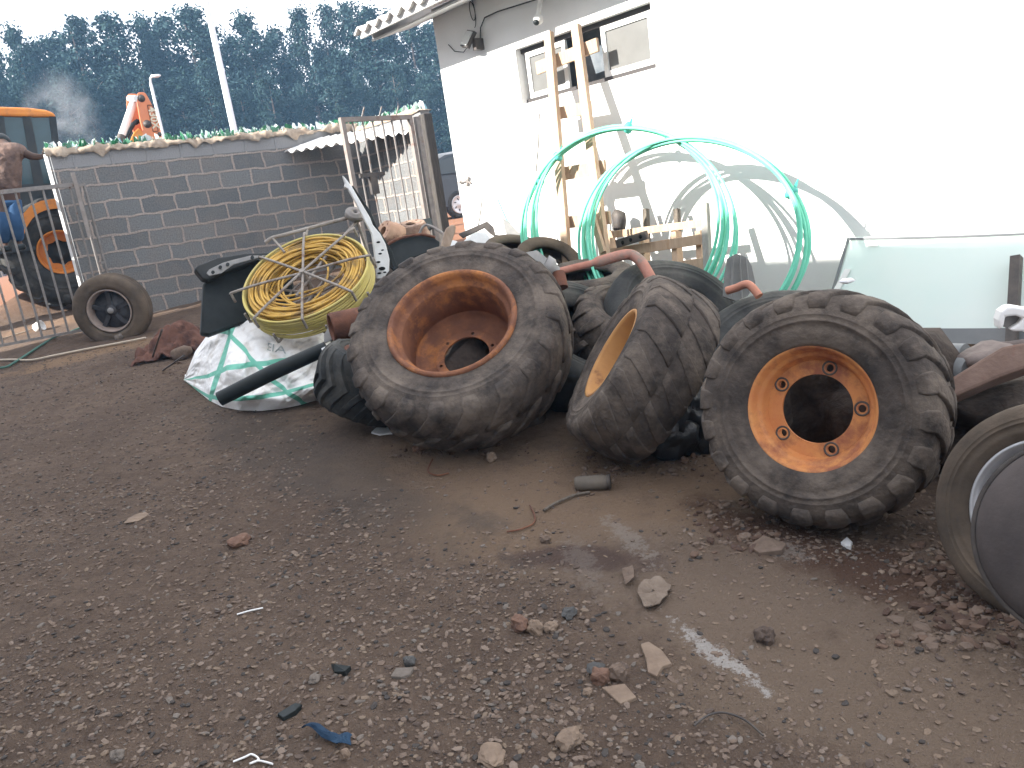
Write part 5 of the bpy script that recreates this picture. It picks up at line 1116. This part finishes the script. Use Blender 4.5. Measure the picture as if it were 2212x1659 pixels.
b = MB(); b.tube(smooth_path([at(906, 506, 7.2), at(912, 492, 7.2), at(922, 486, 7.2), at(938, 492, 7.1), at(955, 503, 7.0), at(966, 512, 6.9)], 5), .012, 7); tag(b.build("bent_pipe", M['steel']), "thin bent pale pipe arching over the heap left of the wood chunk", "pipe")

# ------------------------------------------------------------------ ladder, coils and pallet against the building
M['pine'] = mat('pale_pine', (.40, .285, .20), (.50, .37, .265), 5, .8, .002, 30, stretch=(5, 5, .8), c3=(.40, .25, .15), s3=4, t3=.62)
la_t, la_b = fac(1185, 72, .10), fac(1224, 548, .62); lb_t, lb_b = fac(1244, 57, .10), fac(1306, 548, .62)
ladd = thing("wooden_ladder", "tall home made pale wooden ladder leaning on the white building across its window", "ladder", (la_b + lb_b) / 2); ladd.location.z = zbase(ladd.location.x, ladd.location.y)
def extend_to_ground(t, b_):
    d = (b_ - t).normalized(); p = b_.copy()
    while p.z > zbase(p.x, p.y) - .02: p += d * .03
    return p
for t, b_ in ((la_t, la_b), (lb_t, lb_b)):
    b = MB(); b.bar(t, extend_to_ground(t, b_), .085, .045, up=Fn); b.build("rail", M['pine'], ladd, bevel=.004)
def lpt(u, v, off): return fac(u, v, off)
for (u0, v0, u1, v1, off, w) in [(1160, 148, 1292, 96, .145, .105), (1200, 246, 1277, 232, .26, .10), (1208, 377, 1308, 360, .41, .11), (1212, 482, 1318, 470, .53, .10)]:
    b = MB(); b.bar(lpt(u0, v0, off - .055), lpt(u1, v1, off - .055), w, .028, up=Fn); b.build("rung", M['pine'], ladd, bevel=.003)
b = MB(); b.bar(lpt(1277, 458, .60), lpt(1303, 545, .66), .05, .03, up=Fn); b.build("brace", M['pine'], ladd)
M['hose_g'] = mat('green_conduit', (.20, .64, .47), (.14, .54, .38), 4, .55, spec=.35)
def green_coil(label, cu, cv_, ru, rv, off, seed, n=7, tapes=(), lean=.12):
    r_ = random.Random(seed); off *= 1.0; c = fac(cu, cv_, off); t = thing("conduit_coil", label, "hose coil", c, None, "green conduit coils on the building")
    # the ring's own plane: turned from the wall towards us and leaning on the wall
    n_ = (Fn + (EYE - c).normalized() * .12); n_.z = 0.34 + lean; n_.normalize()
    e1 = Vector((0, 0, 1)).cross(n_).normalized(); e2 = n_.cross(e1).normalized(); L0 = []
    for k in range(n):
        ph = r_.random() * 6.28; pts = []
        ku, kv = r_.uniform(-9, 9), r_.uniform(-10, 6); s1 = 1 + r_.uniform(-.045, .05); dz = r_.uniform(-.07, .07)
        P0 = c + n_ * dz
        for a in np.linspace(0, 2 * pi, 80, endpoint=False):
            w = 1 + .012 * sin(3 * a + ph) ; spread = 1 + (.16 * (k / n - .5)) * (1.05 - sin(a)) * .9
            u = cu + ku * (1 - sin(a)) * .6 + ru * s1 * w * spread * cos(a); v = cv_ - rv * w * (1 + .01 * sin(ph)) * sin(a) + kv * .4
            pts.append(hit(u, v, P0 + n_ * (.02 * sin(2 * a + ph)), n_))
        L0.append(pts)
        b = MB(); b.tube(pts, .0115, 8, closed=True); b.build("turn", M['hose_g'], t)
    for a_i in tapes:
        p = sum((q[a_i % 80] for q in L0), Vector()) / n; d = (L0[0][(a_i + 1) % 80] - L0[0][a_i % 80]).normalized()
        b = MB(); rot = d.to_track_quat('Z', 'Y').to_matrix(); b.blob(p, (.045, .045, .035), seed + a_i, .25, 2, rot=rot); b.poly([p, p + Vector((.02, 0, .05)), p + Vector((.05, 0, .09)), p + Vector((.03, 0, .02))], (0, .006, 0)); b.build("tie", M['hose_tie'], t)
    return t
M['hose_tie'] = mat('green_tape', (.10, .45, .38), (.08, .38, .33), 9, .6)
green_coil("left green conduit coil standing behind the ladder's foot", 1357, 492, 214, 217, .68, 3, 7, (20, 30, 34), .05)
green_coil("right green conduit coil, nearer to the leaning windscreen", 1500, 518, 236, 218, .74, 9, 9, (6,), .05)
b = MB(); b.tube(smooth_path([fac(1075, 430, .5), fac(1090, 465, .5), fac(1104, 492, .5), fac(1125, 520, .5)], 5), [.008] * 8 + [.016] * 8, 8); tag(b.build("conduit_end", M['hose_g']), "short loose end of green conduit sticking up left of the coils", "hose")
pal = thing("pallet", "pale broken wooden pallet leaning on the building behind the heap of tyres", "pallet", fac(1420, 600, .5)); pal.location.z = zbase(pal.location.x, pal.location.y)
def pp(u, v, o): return fac(u, v, o)
for (u0, v0, u1, v1, o, w) in [(1312, 508, 1518, 482, .42, .055), (1312, 548, 1520, 516, .48, .075), (1316, 600, 1522, 568, .55, .08), (1312, 590, 1360, 600, .55, .05)]:
    b = MB(); b.bar(pp(u0, v0, o), pp(u1, v1, o), w, .022, up=Fn); b.build("slat", M['pine'], pal, bevel=.003)
for (u, o) in ((1320, .42), (1392, .42), (1462, .42), (1515, .42)):
    b = MB(); b.bar(pp(u - 2, 500, .38), pp(u + 5, 610, .52), .05, .07, up=Fn); b.build("bearer", M['pine'], pal, bevel=.003)
b = MB(); b.bar(pp(1523, 440, .40), pp(1530, 590, .58), .055, .04, up=Fn); tag(b.build("wooden_stake", mat('grey_timber', (.23, .22, .20), (.30, .29, .27), 6, .9, .003, 30, stretch=(6, 6, 1)), bevel=.004), "grey upright timber stake at the right end of the pallet", "stake")
for (u, v, lab) in ((1395, 452, "short pale post end showing above the pallet's middle"), (1462, 452, "second pale post end above the pallet, nearer the grey stake")):
    b = MB(); b.bar(pp(u, v, .12), pp(u + 4, 540, .22), .04, .04, up=Fn); tag(b.build("post_end", M['old_wood']), lab, "stake", "post ends behind the pallet")
mb_ = thing("drilled_bar", "dark drilled steel bar lying on the pallet slats", "steel bar", pp(1360, 515, .55))
b = MB(); b.bar(pp(1333, 527, .54), pp(1398, 507, .54), .065, .03, up=Fn); bm_ = b.build("bar", M['steel_dark'], mb_, bevel=.003)
for (u, v) in ((1383, 511), (1362, 518), (1345, 524)):
    c = pp(u, v, .558); b = MB(); b.lathe([(0, .002), (.014, .002), (.016, 0)], 14, mat=Matrix.Translation(c) @ Fn.to_track_quat('Z', 'Y').to_matrix().to_4x4()); b.build("hole", M['hole_shade'], bm_)  # flat near-black discs stand in for the shaded drill holes
b = MB(); b.blob(pp(1338, 478, .15), (.07, .06, .11), 4, .3, 2); tag(b.build("dark_lump", M['steel_dark']), "small dark lump hanging on the white wall right of the ladder", "scrap")
# bent red pipe with a grey funnel
ep = thing("exhaust_pipe", "bent rusty red exhaust pipe with a grey funnel end lying across the tyres", "pipe", at(1290, 570, 5.0))
b = MB(); b.tube(smooth_path([at(1208, 586, 4.9), at(1240, 578, 4.93), at(1290, 566, 4.98), at(1340, 552, 5.0), at(1365, 551, 5.0), at(1385, 566, 4.95), at(1400, 590, 4.9), at(1412, 612, 4.86)], 6), [.022] * 12 + [.034] * 31, 14); b.build("tube", mat('red_rust_pipe', (.34, .15, .11), (.42, .21, .16), 9, .75, .002, 60, c3=(.24, .19, .16), s3=5, t3=.58), ep)
b = MB(); ax = (at(1178, 570, 4.9) - at(1205, 585, 4.9)).normalized(); b.lathe([(.028, 0), (.036, .03), (.06, .05), (.064, .10), (.058, .10), (.052, .05)], 26, mat=Matrix.Translation(at(1206, 588, 4.9)) @ ax.to_track_quat('Z', 'Y').to_matrix().to_4x4()); b.build("funnel", M['grey_plastic'], ep)
b = MB(); b.tube([at(1205, 590, 4.9), at(1212, 622, 4.85)], .045, 14); b.build("elbow", M['rust'], ep)
b = MB(); b.tube(smooth_path([at(1570, 628, 4.35), at(1590, 622, 4.33), at(1612, 614, 4.3), at(1626, 622, 4.28), at(1640, 640, 4.25)], 6), .022, 12); tag(b.build("pipe_bend", mat('orange_hose', (.48, .22, .15), (.4, .18, .12), 8, .7)), "short orange pipe bend on top of the tyres left of the orange rimmed tyre", "pipe")
panel("red_scrap", "bright pinkish red plastic scrap on the bald tyre in the middle", "scrap", [(1452, 614), (1470, 618), (1490, 636), (1502, 652), (1485, 655), (1474, 642), (1472, 632)], 4.45, .012, mat('red_plastic', (.58, .13, .12), (.5, .1, .1), 6, .5), 10, 25)
panel("brown_strip", "brown curved strip beside the red plastic scrap", "scrap", [(1478, 618), (1492, 624), (1512, 645), (1522, 664), (1510, 658), (1495, 640)], 4.42, .02, M['rust'], 10, 25)
panel("green_scrap", "small pale green plastic scrap below the red one", "scrap", [(1500, 656), (1518, 658), (1526, 672), (1516, 676), (1504, 666)], 4.38, .01, mat('pale_green', (.45, .66, .52), (.4, .6, .46), 6, .5), 10, 25)
# grey mat leaning
gq, n_ = opl([(1562, 640), (1566, 590), (1572, 558), (1590, 548), (1612, 555), (1624, 575), (1632, 612), (1615, 640), (1590, 650)], 4.95, 10, 12); b = MB(); b.poly(gq, -n_ * .03)
for (u0, v0, u1, v1) in ((1584, 556, 1578, 640), (1598, 553, 1602, 644), (1611, 558, 1618, 632)):
    qa, _ = opl([(u0, v0), (u1, v1)], 4.92, 10, 12, (1595, 598)); b.tube(qa, .006, 6)
tag(b.build("rubber_mat", mat('grey_mat', (.16, .165, .16), (.22, .22, .21), 6, .9)), "grey ribbed mat leaning between the pallet and the right green coil", "mat")
# crumpled black plastic bag
b = MB(); pb2 = GA(1488, 985); b.blob(pb2 + Vector((.02, .12, .16)), (.13, .12, .20), 6, .55, 4, 1.9); b.blob(pb2 + Vector((-.05, .05, .07)), (.12, .10, .11), 9, .5, 3, 2.2)
tag(b.build("plastic_bag", mat('black_bag', (.018, .02, .022), (.03, .032, .034), 9, .3, .01, 25, spec=.5)), "crumpled black plastic bag squeezed beside the orange rimmed tyre", "bag")
b = MB(); b.tube([at(1484, 838, 3.35), at(1490, 822, 3.35)], .012, 10); tag(b.build("orange_cap", M['rim_orange']), "tiny orange cap peeping out left of the orange rimmed tyre", "cap")

# ------------------------------------------------------------------ windscreen and scrap on the right
ws = thing("windscreen", "large greenish car windscreen leaning on the white building at the right", "windscreen", fac(2000, 725, .30)); ws.location.z = zbase(ws.location.x, ws.location.y)
c_ = [fac(1832, 513, .12), fac(2300, 498, .12), fac(2330, 740, .45), fac(1765, 735, .45)]
def ws_fn(i, j):
    p = c_[0].lerp(c_[1], i).lerp(c_[3].lerp(c_[2], i), j); bow = .05 * (1 - (2 * i - 1) ** 2); return p + Fn * bow
M['ws_glass'] = mat('green_windscreen_glass', (.78, .90, .86), (.84, .92, .88), 2, .12, spec=.6, trans=.25, ior=1.1)
b = MB(); b.grid(ws_fn, 30, 16); o = b.build("glass", M['ws_glass'], ws); s_ = o.modifiers.new('t', 'SOLIDIFY'); s_.thickness = .006
M['frit'] = mat('windscreen_frit', (.10, .11, .115), (.15, .155, .16), 3, .35, spec=.5)
b = MB(); fo_ = Fn * .014
b.grid(lambda i, j: ws_fn(i, .86 + .14 * j) + fo_, 30, 3); b.grid(lambda i, j: ws_fn(i, .022 * j) + fo_, 30, 2); b.grid(lambda i, j: ws_fn(.018 * i, .02 + .84 * j) + fo_, 2, 12); b.build("frit_band", M['frit'], ws)
b = MB(); b.grid(lambda i, j: ws_fn(.13 + .06 * i, .05 + .035 * j) + Fn * .018, 6, 2); b.build("sticker", M['white_paint'], ws)
b = MB(); b.grid(lambda i, j: ws_fn(.012 + .035 * i + .03 * (1 - j), .30 + .20 * j) + Fn * .018, 3, 8); b.build("sticker", M['white_paint'], ws)
b = MB(); b.bar(fac(2196, 555, .30), fac(2184, 765, .62), .05, .05, up=Fn); tag(b.build("dark_upright", M['steel_dark']), "dark upright bar in front of the windscreen at the right edge", "bar")
hl = thing("white_shell", "white hollow plastic shell lying on the heap at the right edge", "car part", at(2195, 690, 3.75))
q, n_ = opl([(2158, 712), (2156, 692), (2162, 674), (2176, 664), (2190, 662), (2225, 668), (2250, 690), (2250, 716), (2226, 722), (2208, 716), (2190, 716), (2180, 712), (2200, 700), (2210, 688), (2195, 682), (2172, 684), (2168, 706)], 3.75, 10, 5); b = MB(); b.poly(q, -n_ * .12); b.build("shell", M['white_paint'], hl, bevel=.008)
q, n_ = opl([(2168, 706), (2172, 684), (2195, 682), (2210, 688), (2200, 700), (2180, 712)], 3.80, 10, 5); b = MB(); b.poly(q, -n_ * .06); b.build("inside", M['grey_plastic'], hl)
for (pts, D, th, m_, lab, nm, yw, pt) in [
        ([(2040, 832), (2060, 812), (2120, 775), (2165, 748), (2230, 735), (2230, 790), (2160, 815), (2090, 845), (2055, 860)], 3.35, .10, 'rust_soft', "broad brown rusty beam lying across the heap at the right", "rusty_beam", 5, 35),
        ([(2108, 748), (2130, 738), (2180, 736), (2240, 726), (2240, 770), (2180, 776), (2120, 790), (2104, 772)], 3.7, .12, 'rust_grey', "grey brown metal casing behind the rusty beam", "metal_casing", 0, 25),
        ([(2036, 745), (2048, 738), (2066, 744), (2086, 747), (2092, 754), (2070, 756), (2044, 754)], 3.95, .03, 'white_car', "small white curved piece in front of the windscreen's dark lower edge", "trim_piece", 0, 30)]:
    if m_ == 'rust_soft': M[m_] = mat('soft_rust', (.13, .085, .068), (.19, .13, .105), 6, .9, .005, 30, c3=(.17, .08, .055), s3=4, t3=.58)
    if m_ == 'rust_grey': M[m_] = mat('grey_rust', (.15, .125, .115), (.22, .18, .165), 8, .85, .006, 30, c3=(.22, .12, .09), s3=5, t3=.6)
    panel(nm, lab, "scrap", pts, D, th, M[m_], yw, pt, .012)
b = MB(); b.tube([at(2020, 800, 3.7), at(2108, 806, 3.55)], .075, 24); b.tube([at(2030, 768, 3.8), at(2085, 770, 3.75)], .055, 18); tag(b.build("grey_cylinder", mat('blue_grey_metal', (.16, .17, .175), (.22, .23, .235), 6, .6), bevel=.006), "smooth grey cylinder lying between the orange rimmed tyre and the rusty beam", "cylinder")
b = MB(); b.blob(at(2150, 775, 3.6), (.12, .1, .07), 5, .4, 3); tag(b.build("gear_casting", M['rust_grey']), "lumpy cast metal piece resting behind the rusty beam", "casting")
b = MB(); b.blob(at(1830, 607, 3.6) , (.035, .02, .012), 3, .4, 2); tag(b.build("white_chip", M['white_car']), "small white chip on top of the tyre in front of the windscreen", "chip")

# ------------------------------------------------------------------ small things on the ground
def rock(u, v, su, hh, seed, m, label, rot=0.0, amp=.35, flat_top=False):
    p = GA(u, v); k = mpv(p); b = MB(); r = Matrix.Rotation(rot, 3, 'Z')
    b.blob((0, 0, hh * .35), (su * k * .5, su * k * .42, hh * .6), seed, amp, 3, 1.4, rot=r)
    b.v = [tuple(Vector(q) + p) for q in b.v]; b.f = b.f; b.sm = [False] * len(b.f)
    tag(b.build("rock", m), label, "rock", "stones lying in the yard")
M['sand'] = mat('sandstone', (.165, .12, .09), (.235, .175, .13), 14, .9, .004, 50); M['redstone'] = mat('red_stone', (.13, .075, .055), (.18, .11, .08), 14, .9, .004, 50); M['dkstone'] = mat('dark_stone', (.06, .06, .06), (.09, .088, .085), 14, .85, .003, 50)
for a in [(518, 1176, 50, .045, 1, M['redstone'], "squarish reddish brown stone alone on the gravel at left"),
          (297, 1120, 50, .014, 2, M['sand'], "flat pale tan stone on the gravel furthest left"),
          (1124, 1358, 44, .05, 3, M['redstone'], "reddish stone at the left of the trio in the centre foreground"),
          (1158, 1366, 36, .045, 4, M['sand'], "tan stone in the middle of the trio in the centre foreground"),
          (1190, 1360, 34, .03, 5, M['sand'], "tan stone at the right end of the centre trio"),
          (1230, 1330, 38, .03, 6, M['dkstone'], "dark rounded stone just above the centre trio"),
          (1288, 1450, 48, .02, 7, M['dkstone'], "flat dark oval stone in front of the large tan slab"),
          (1298, 1472, 44, .045, 8, M['redstone'], "blocky brown stone below the flat dark oval one"),
          (1336, 1466, 44, .05, 9, stone_m[0], "squarish grey brown stone beside the blocky brown one"),
          (1270, 1500, 24, .02, 10, M['sand'], "little tan stone just left of the thin stone plate"),
          (1062, 994, 28, .05, 11, M['sand'], "upright tan stone on the bare earth under the largest tyre"),
          (1652, 1384, 44, .05, 12, stone_m[2], "dark clod in a ring of earth right of the white powder streak's top"),
          (886, 1435, 28, .03, 13, M['dkstone'], "small dark stone at the corner of the pale flat stone"),
          (905, 975, 26, .04, 14, M['redstone'], "reddish stone touching the ground under the largest tyre's left"),
          (1232, 1605, 60, .04, 15, M['sand'], "large tan stone at the bottom edge near the centre"),
          (1062, 1636, 70, .02, 16, M['sand'], "broad flat tan stone at the bottom edge left of the large tan one"),
          (1178, 1170, 26, .03, 17, stone_m[0], "small brown stone in the dark earth left of the faint powder"),
          (800, 728 + 1, 20, .02, 18, stone_m[1], "grey pebble beside the ribbed tyre"),
          (748, 1637, 22, .03, 19, M['sand'], "rounded tan pebble beside the blue rag"),
          (680, 1470, 30, .02, 20, stone_m[1], "pale pebble on the lower left gravel"),
          (255, 1640, 34, .03, 21, stone_m[1], "grey stone at the bottom left edge"),
          (205, 736, 16, .05, 22, stone_m[1], "grey stone at the foot of the spare wheel"),
          (258, 733, 18, .06, 23, stone_m[1], "second grey stone under the right of the spare wheel")]:
    rock(*a[:6], a[6], rot=a[4] * .7)
def slab(name, label, cat, pts, h, m, tilt=0.0, grp=None):
    q = [GA(u, v) for u, v in pts]; b = MB(); b.poly([Vector((p.x, p.y, p.z + h + tilt * (i % 2))) for i, p in enumerate(q)], (0, 0, -h - .01)); o = b.build(name, m, bevel=.003); tag(o, label, cat, grp)
def crumple(name, label, cat, pts, h, m, tilt=0.0):
    # thin crumpled sheet filling the outline
    q = [GA(u, v) for u, v in pts]; c = sum(q, Vector()) / len(q); b = MB(); n = len(q); R_ = 7; fine_ = []
    for i in range(n):
        for t in (0, .25, .5, .75): fine_.append(q[i].lerp(q[(i + 1) % n], t))
    vs = [c]; fs = []; k = len(fine_)
    for r in range(1, R_ + 1):
        for i, p in enumerate(fine_):
            w = c.lerp(p, r / R_ * (1 + .10 * noise.noise(Vector((p.x * 60, p.y * 60, 2)))))
            z = zg(w.x, w.y) + .006 + h * 1.3 + abs(noise.noise(Vector((w.x * 16, w.y * 16, 3)))) * h * 4 - h * .8 * (r / R_)
            vs.append(Vector((w.x, w.y, z)))
    for i in range(k): fs.append((0, 1 + i, 1 + (i + 1) % k))
    for r in range(R_ - 1):
        for i in range(k): fs.append((1 + r * k + i, 1 + (r + 1) * k + i, 1 + (r + 1) * k + (i + 1) % k, 1 + r * k + (i + 1) % k))
    b.add(vs, fs, 0, False); o = b.build(name, m); s_ = o.modifiers.new('t', 'SOLIDIFY'); s_.thickness = .004; tag(o, label, cat)
slab("stone_slab", "large pale tan flat stone with a notched edge, left of the white powder streak", "stone", [(1384, 1398), (1402, 1392), (1432, 1412), (1452, 1440), (1432, 1446), (1420, 1468), (1400, 1458), (1396, 1430)], .012, M['sand'], 0, "flat stones in the yard")
slab("stone_slab", "thin pointed brown stone plate below the blocky stones", "stone", [(1300, 1490), (1350, 1482), (1376, 1512), (1340, 1526)], .010, M['sand'], 0, "flat stones in the yard")
slab("stone_slab", "grey flat stone in the middle of the lower gravel", "stone", [(844, 1466), (856, 1448), (896, 1446), (886, 1462), (866, 1468)], .010, stone_m[1], 0, "flat stones in the yard")
slab("leather_scrap", "brown curled flap on the earth before the orange rimmed tyre", "scrap", [(1618, 1184), (1650, 1168), (1700, 1180), (1690, 1200), (1640, 1200)], .012, stone_m[0], .012)
crumple("cardboard_scrap", "pale crumpled paper scrap on the bare earth in the centre right", "scrap", [(1378, 1290), (1392, 1262), (1420, 1255), (1450, 1275), (1440, 1300), (1410, 1322), (1392, 1316)], .008, mat('dirty_paper', (.15, .115, .09), (.21, .165, .13), 14, .9, .012, 26), .012)
crumple("cardboard_scrap", "second muddy paper scrap just left of the pale crumpled one", "scrap", [(1345, 1240), (1368, 1228), (1372, 1262), (1352, 1272)], .008, stone_m[0], .01)
slab("plastic_chip", "white plastic chip on the ground under the left of the largest tyre", "chip", [(802, 936), (812, 926), (838, 924), (848, 938), (820, 941)], .008, M['white_car'])
slab("plastic_chip", "white crumpled chip on the ground below the orange rimmed tyre", "chip", [(1816, 1176), (1830, 1168), (1842, 1176), (1838, 1188), (1826, 1184)], .010, M['white_car'], .008)
crumple("blue_rag", "torn dark blue rag on the gravel at the bottom", "rag", [(655, 1585), (690, 1582), (720, 1596), (762, 1604), (758, 1618), (730, 1618), (708, 1606), (680, 1594)], .010, mat('blue_rag', (.012, .030, .06), (.022, .052, .095), 12, .8, .006, 30), .01)
slab("black_scrap", "small black rubber scrap on the lower gravel", "scrap", [(600, 1548), (640, 1528), (655, 1528), (640, 1545), (612, 1558)], .012, M['black_plastic'], .006)
slab("black_scrap", "black crumpled scrap near the blue rag's upper left", "scrap", [(716, 1440), (726, 1447), (760, 1445), (748, 1462), (724, 1458)], .012, M['black_plastic'], .01)
def gline(name, label, cat, pts, r, m, lift=.004, k=6):
    b = MB(); b.tube(smooth_path([GA(u, v, lift + r) for u, v in pts], k), r, 6); tag(b.build(name, m), label, cat)
gline("white_stick", "thin white plastic stick on the left gravel", "stick", [(513, 1331), (540, 1323), (569, 1317)], .0032, M['white_paint'])
gline("wire", "thin brown wire curving on the bare earth below the largest tyre", "wire", [(1145, 1095), (1156, 1120), (1150, 1136), (1120, 1148), (1095, 1152)], .0035, M['rust'])
gline("wire", "thin dark wire arch in the lower right foreground", "wire", [(1500, 1578), (1530, 1556), (1565, 1550), (1610, 1566), (1650, 1600)], .003, M['steel_dark'], .012)
gline("wire", "short bent wire under the largest tyre's right", "wire", [(935, 995), (925, 1020), (945, 1030), (970, 1025)], .004, M['rust'])
gline("twig", "dark twig lying below the oil filter", "twig", [(1175, 1108), (1200, 1092), (1240, 1075), (1275, 1068)], .007, M['old_wood'])
gline("string", "tangled white string at the bottom edge left of the blue rag", "string", [(505, 1650), (530, 1640), (545, 1634), (560, 1645), (540, 1655), (560, 1648), (590, 1655)], .003, M['white_paint'])
gline("rope", "long pale rope stretched over the ground before the spare wheel", "rope", [(0, 782), (30, 781), (70, 782), (120, 772), (190, 758), (260, 745), (316, 734)], .012, mat('pale_rope', (.50, .43, .35), (.42, .36, .29), 20, .9), .01)
gline("rope", "thin pale string leading to the white cup by the gate", "rope", [(-5, 738), (30, 727), (60, 718), (74, 712)], .008, M['mortar'], .01)
gline("green_hose", "dark green hose looping over the ground by the gate", "hose", [(-8, 800), (15, 797), (35, 786), (60, 770), (90, 750), (120, 732), (150, 722), (175, 712)], .013, mat('green_hose', (.05, .12, .10), (.07, .15, .12), 9, .6), .01)
b = MB(); pc = GA(78, 716); b.lathe([(0, 0), (.05, 0), (.062, .07), (.066, .10), (.058, .10), (.05, .02)], 20, mat=Matrix.Translation(pc + Vector((0, 0, .04))) @ Matrix.Rotation(1.3, 4, 'Y')); tag(b.build("white_cup", M['white_paint']), "small white plastic cup on the ground inside the gate", "cup")
fp_ = GA(1282, 1056); fl_ = thing("oil_filter", "dusty grey ribbed oil filter lying on the bare earth", "oil filter", fp_ + Vector((0, 0, .030)))
axd = (GA(1322, 1052) - GA(1245, 1056)); axd.z = 0; L_ = axd.length; fr3 = axd.normalized().to_track_quat('Z', 'Y').to_matrix().to_4x4(); mt = Matrix.Translation(fp_ + Vector((0, 0, .030))) @ fr3
b = MB(); b.lathe([(0, -L_ * .5), (.026, -L_ * .5), (.031, -L_ * .47)] + [(.033 + (.0025 if k % 2 else 0), -L_ * .44 + L_ * .72 * k / 20) for k in range(21)] + [(.034, L_ * .34), (.030, L_ * .36), (.030, L_ * .42)], 26, mat=mt); b.build("can", mat('dusty_can', (.11, .095, .08), (.16, .135, .11), 9, .8), fl_)
b = MB(); b.lathe([(.031, L_ * .40), (.034, L_ * .41), (.034, L_ * .49), (.028, L_ * .5), (.012, L_ * .5), (0, L_ * .47)], 26, mat=mt); b.build("cap", M['steel_dark'], fl_)

# ------------------------------------------------------------------ the air: far things fade to blue
b = MB(); b.box((0, 175, 6.5), (680, 520, 20.0))
hz = bpy.data.materials.new("haze_air"); hz.use_nodes = True; n = hz.node_tree.nodes; l = hz.node_tree.links
n.remove(n['Principled BSDF']); vp = n.new("ShaderNodeVolumePrincipled"); vp.inputs['Color'].default_value = (0.36, 0.64, 1.0, 1); vp.inputs['Density'].default_value = 0.0020
l.new(vp.outputs[0], n['Material Output'].inputs['Volume'])
tag(b.build("haze", hz), "pale blue haze in the air", "haze", None, 'stuff')
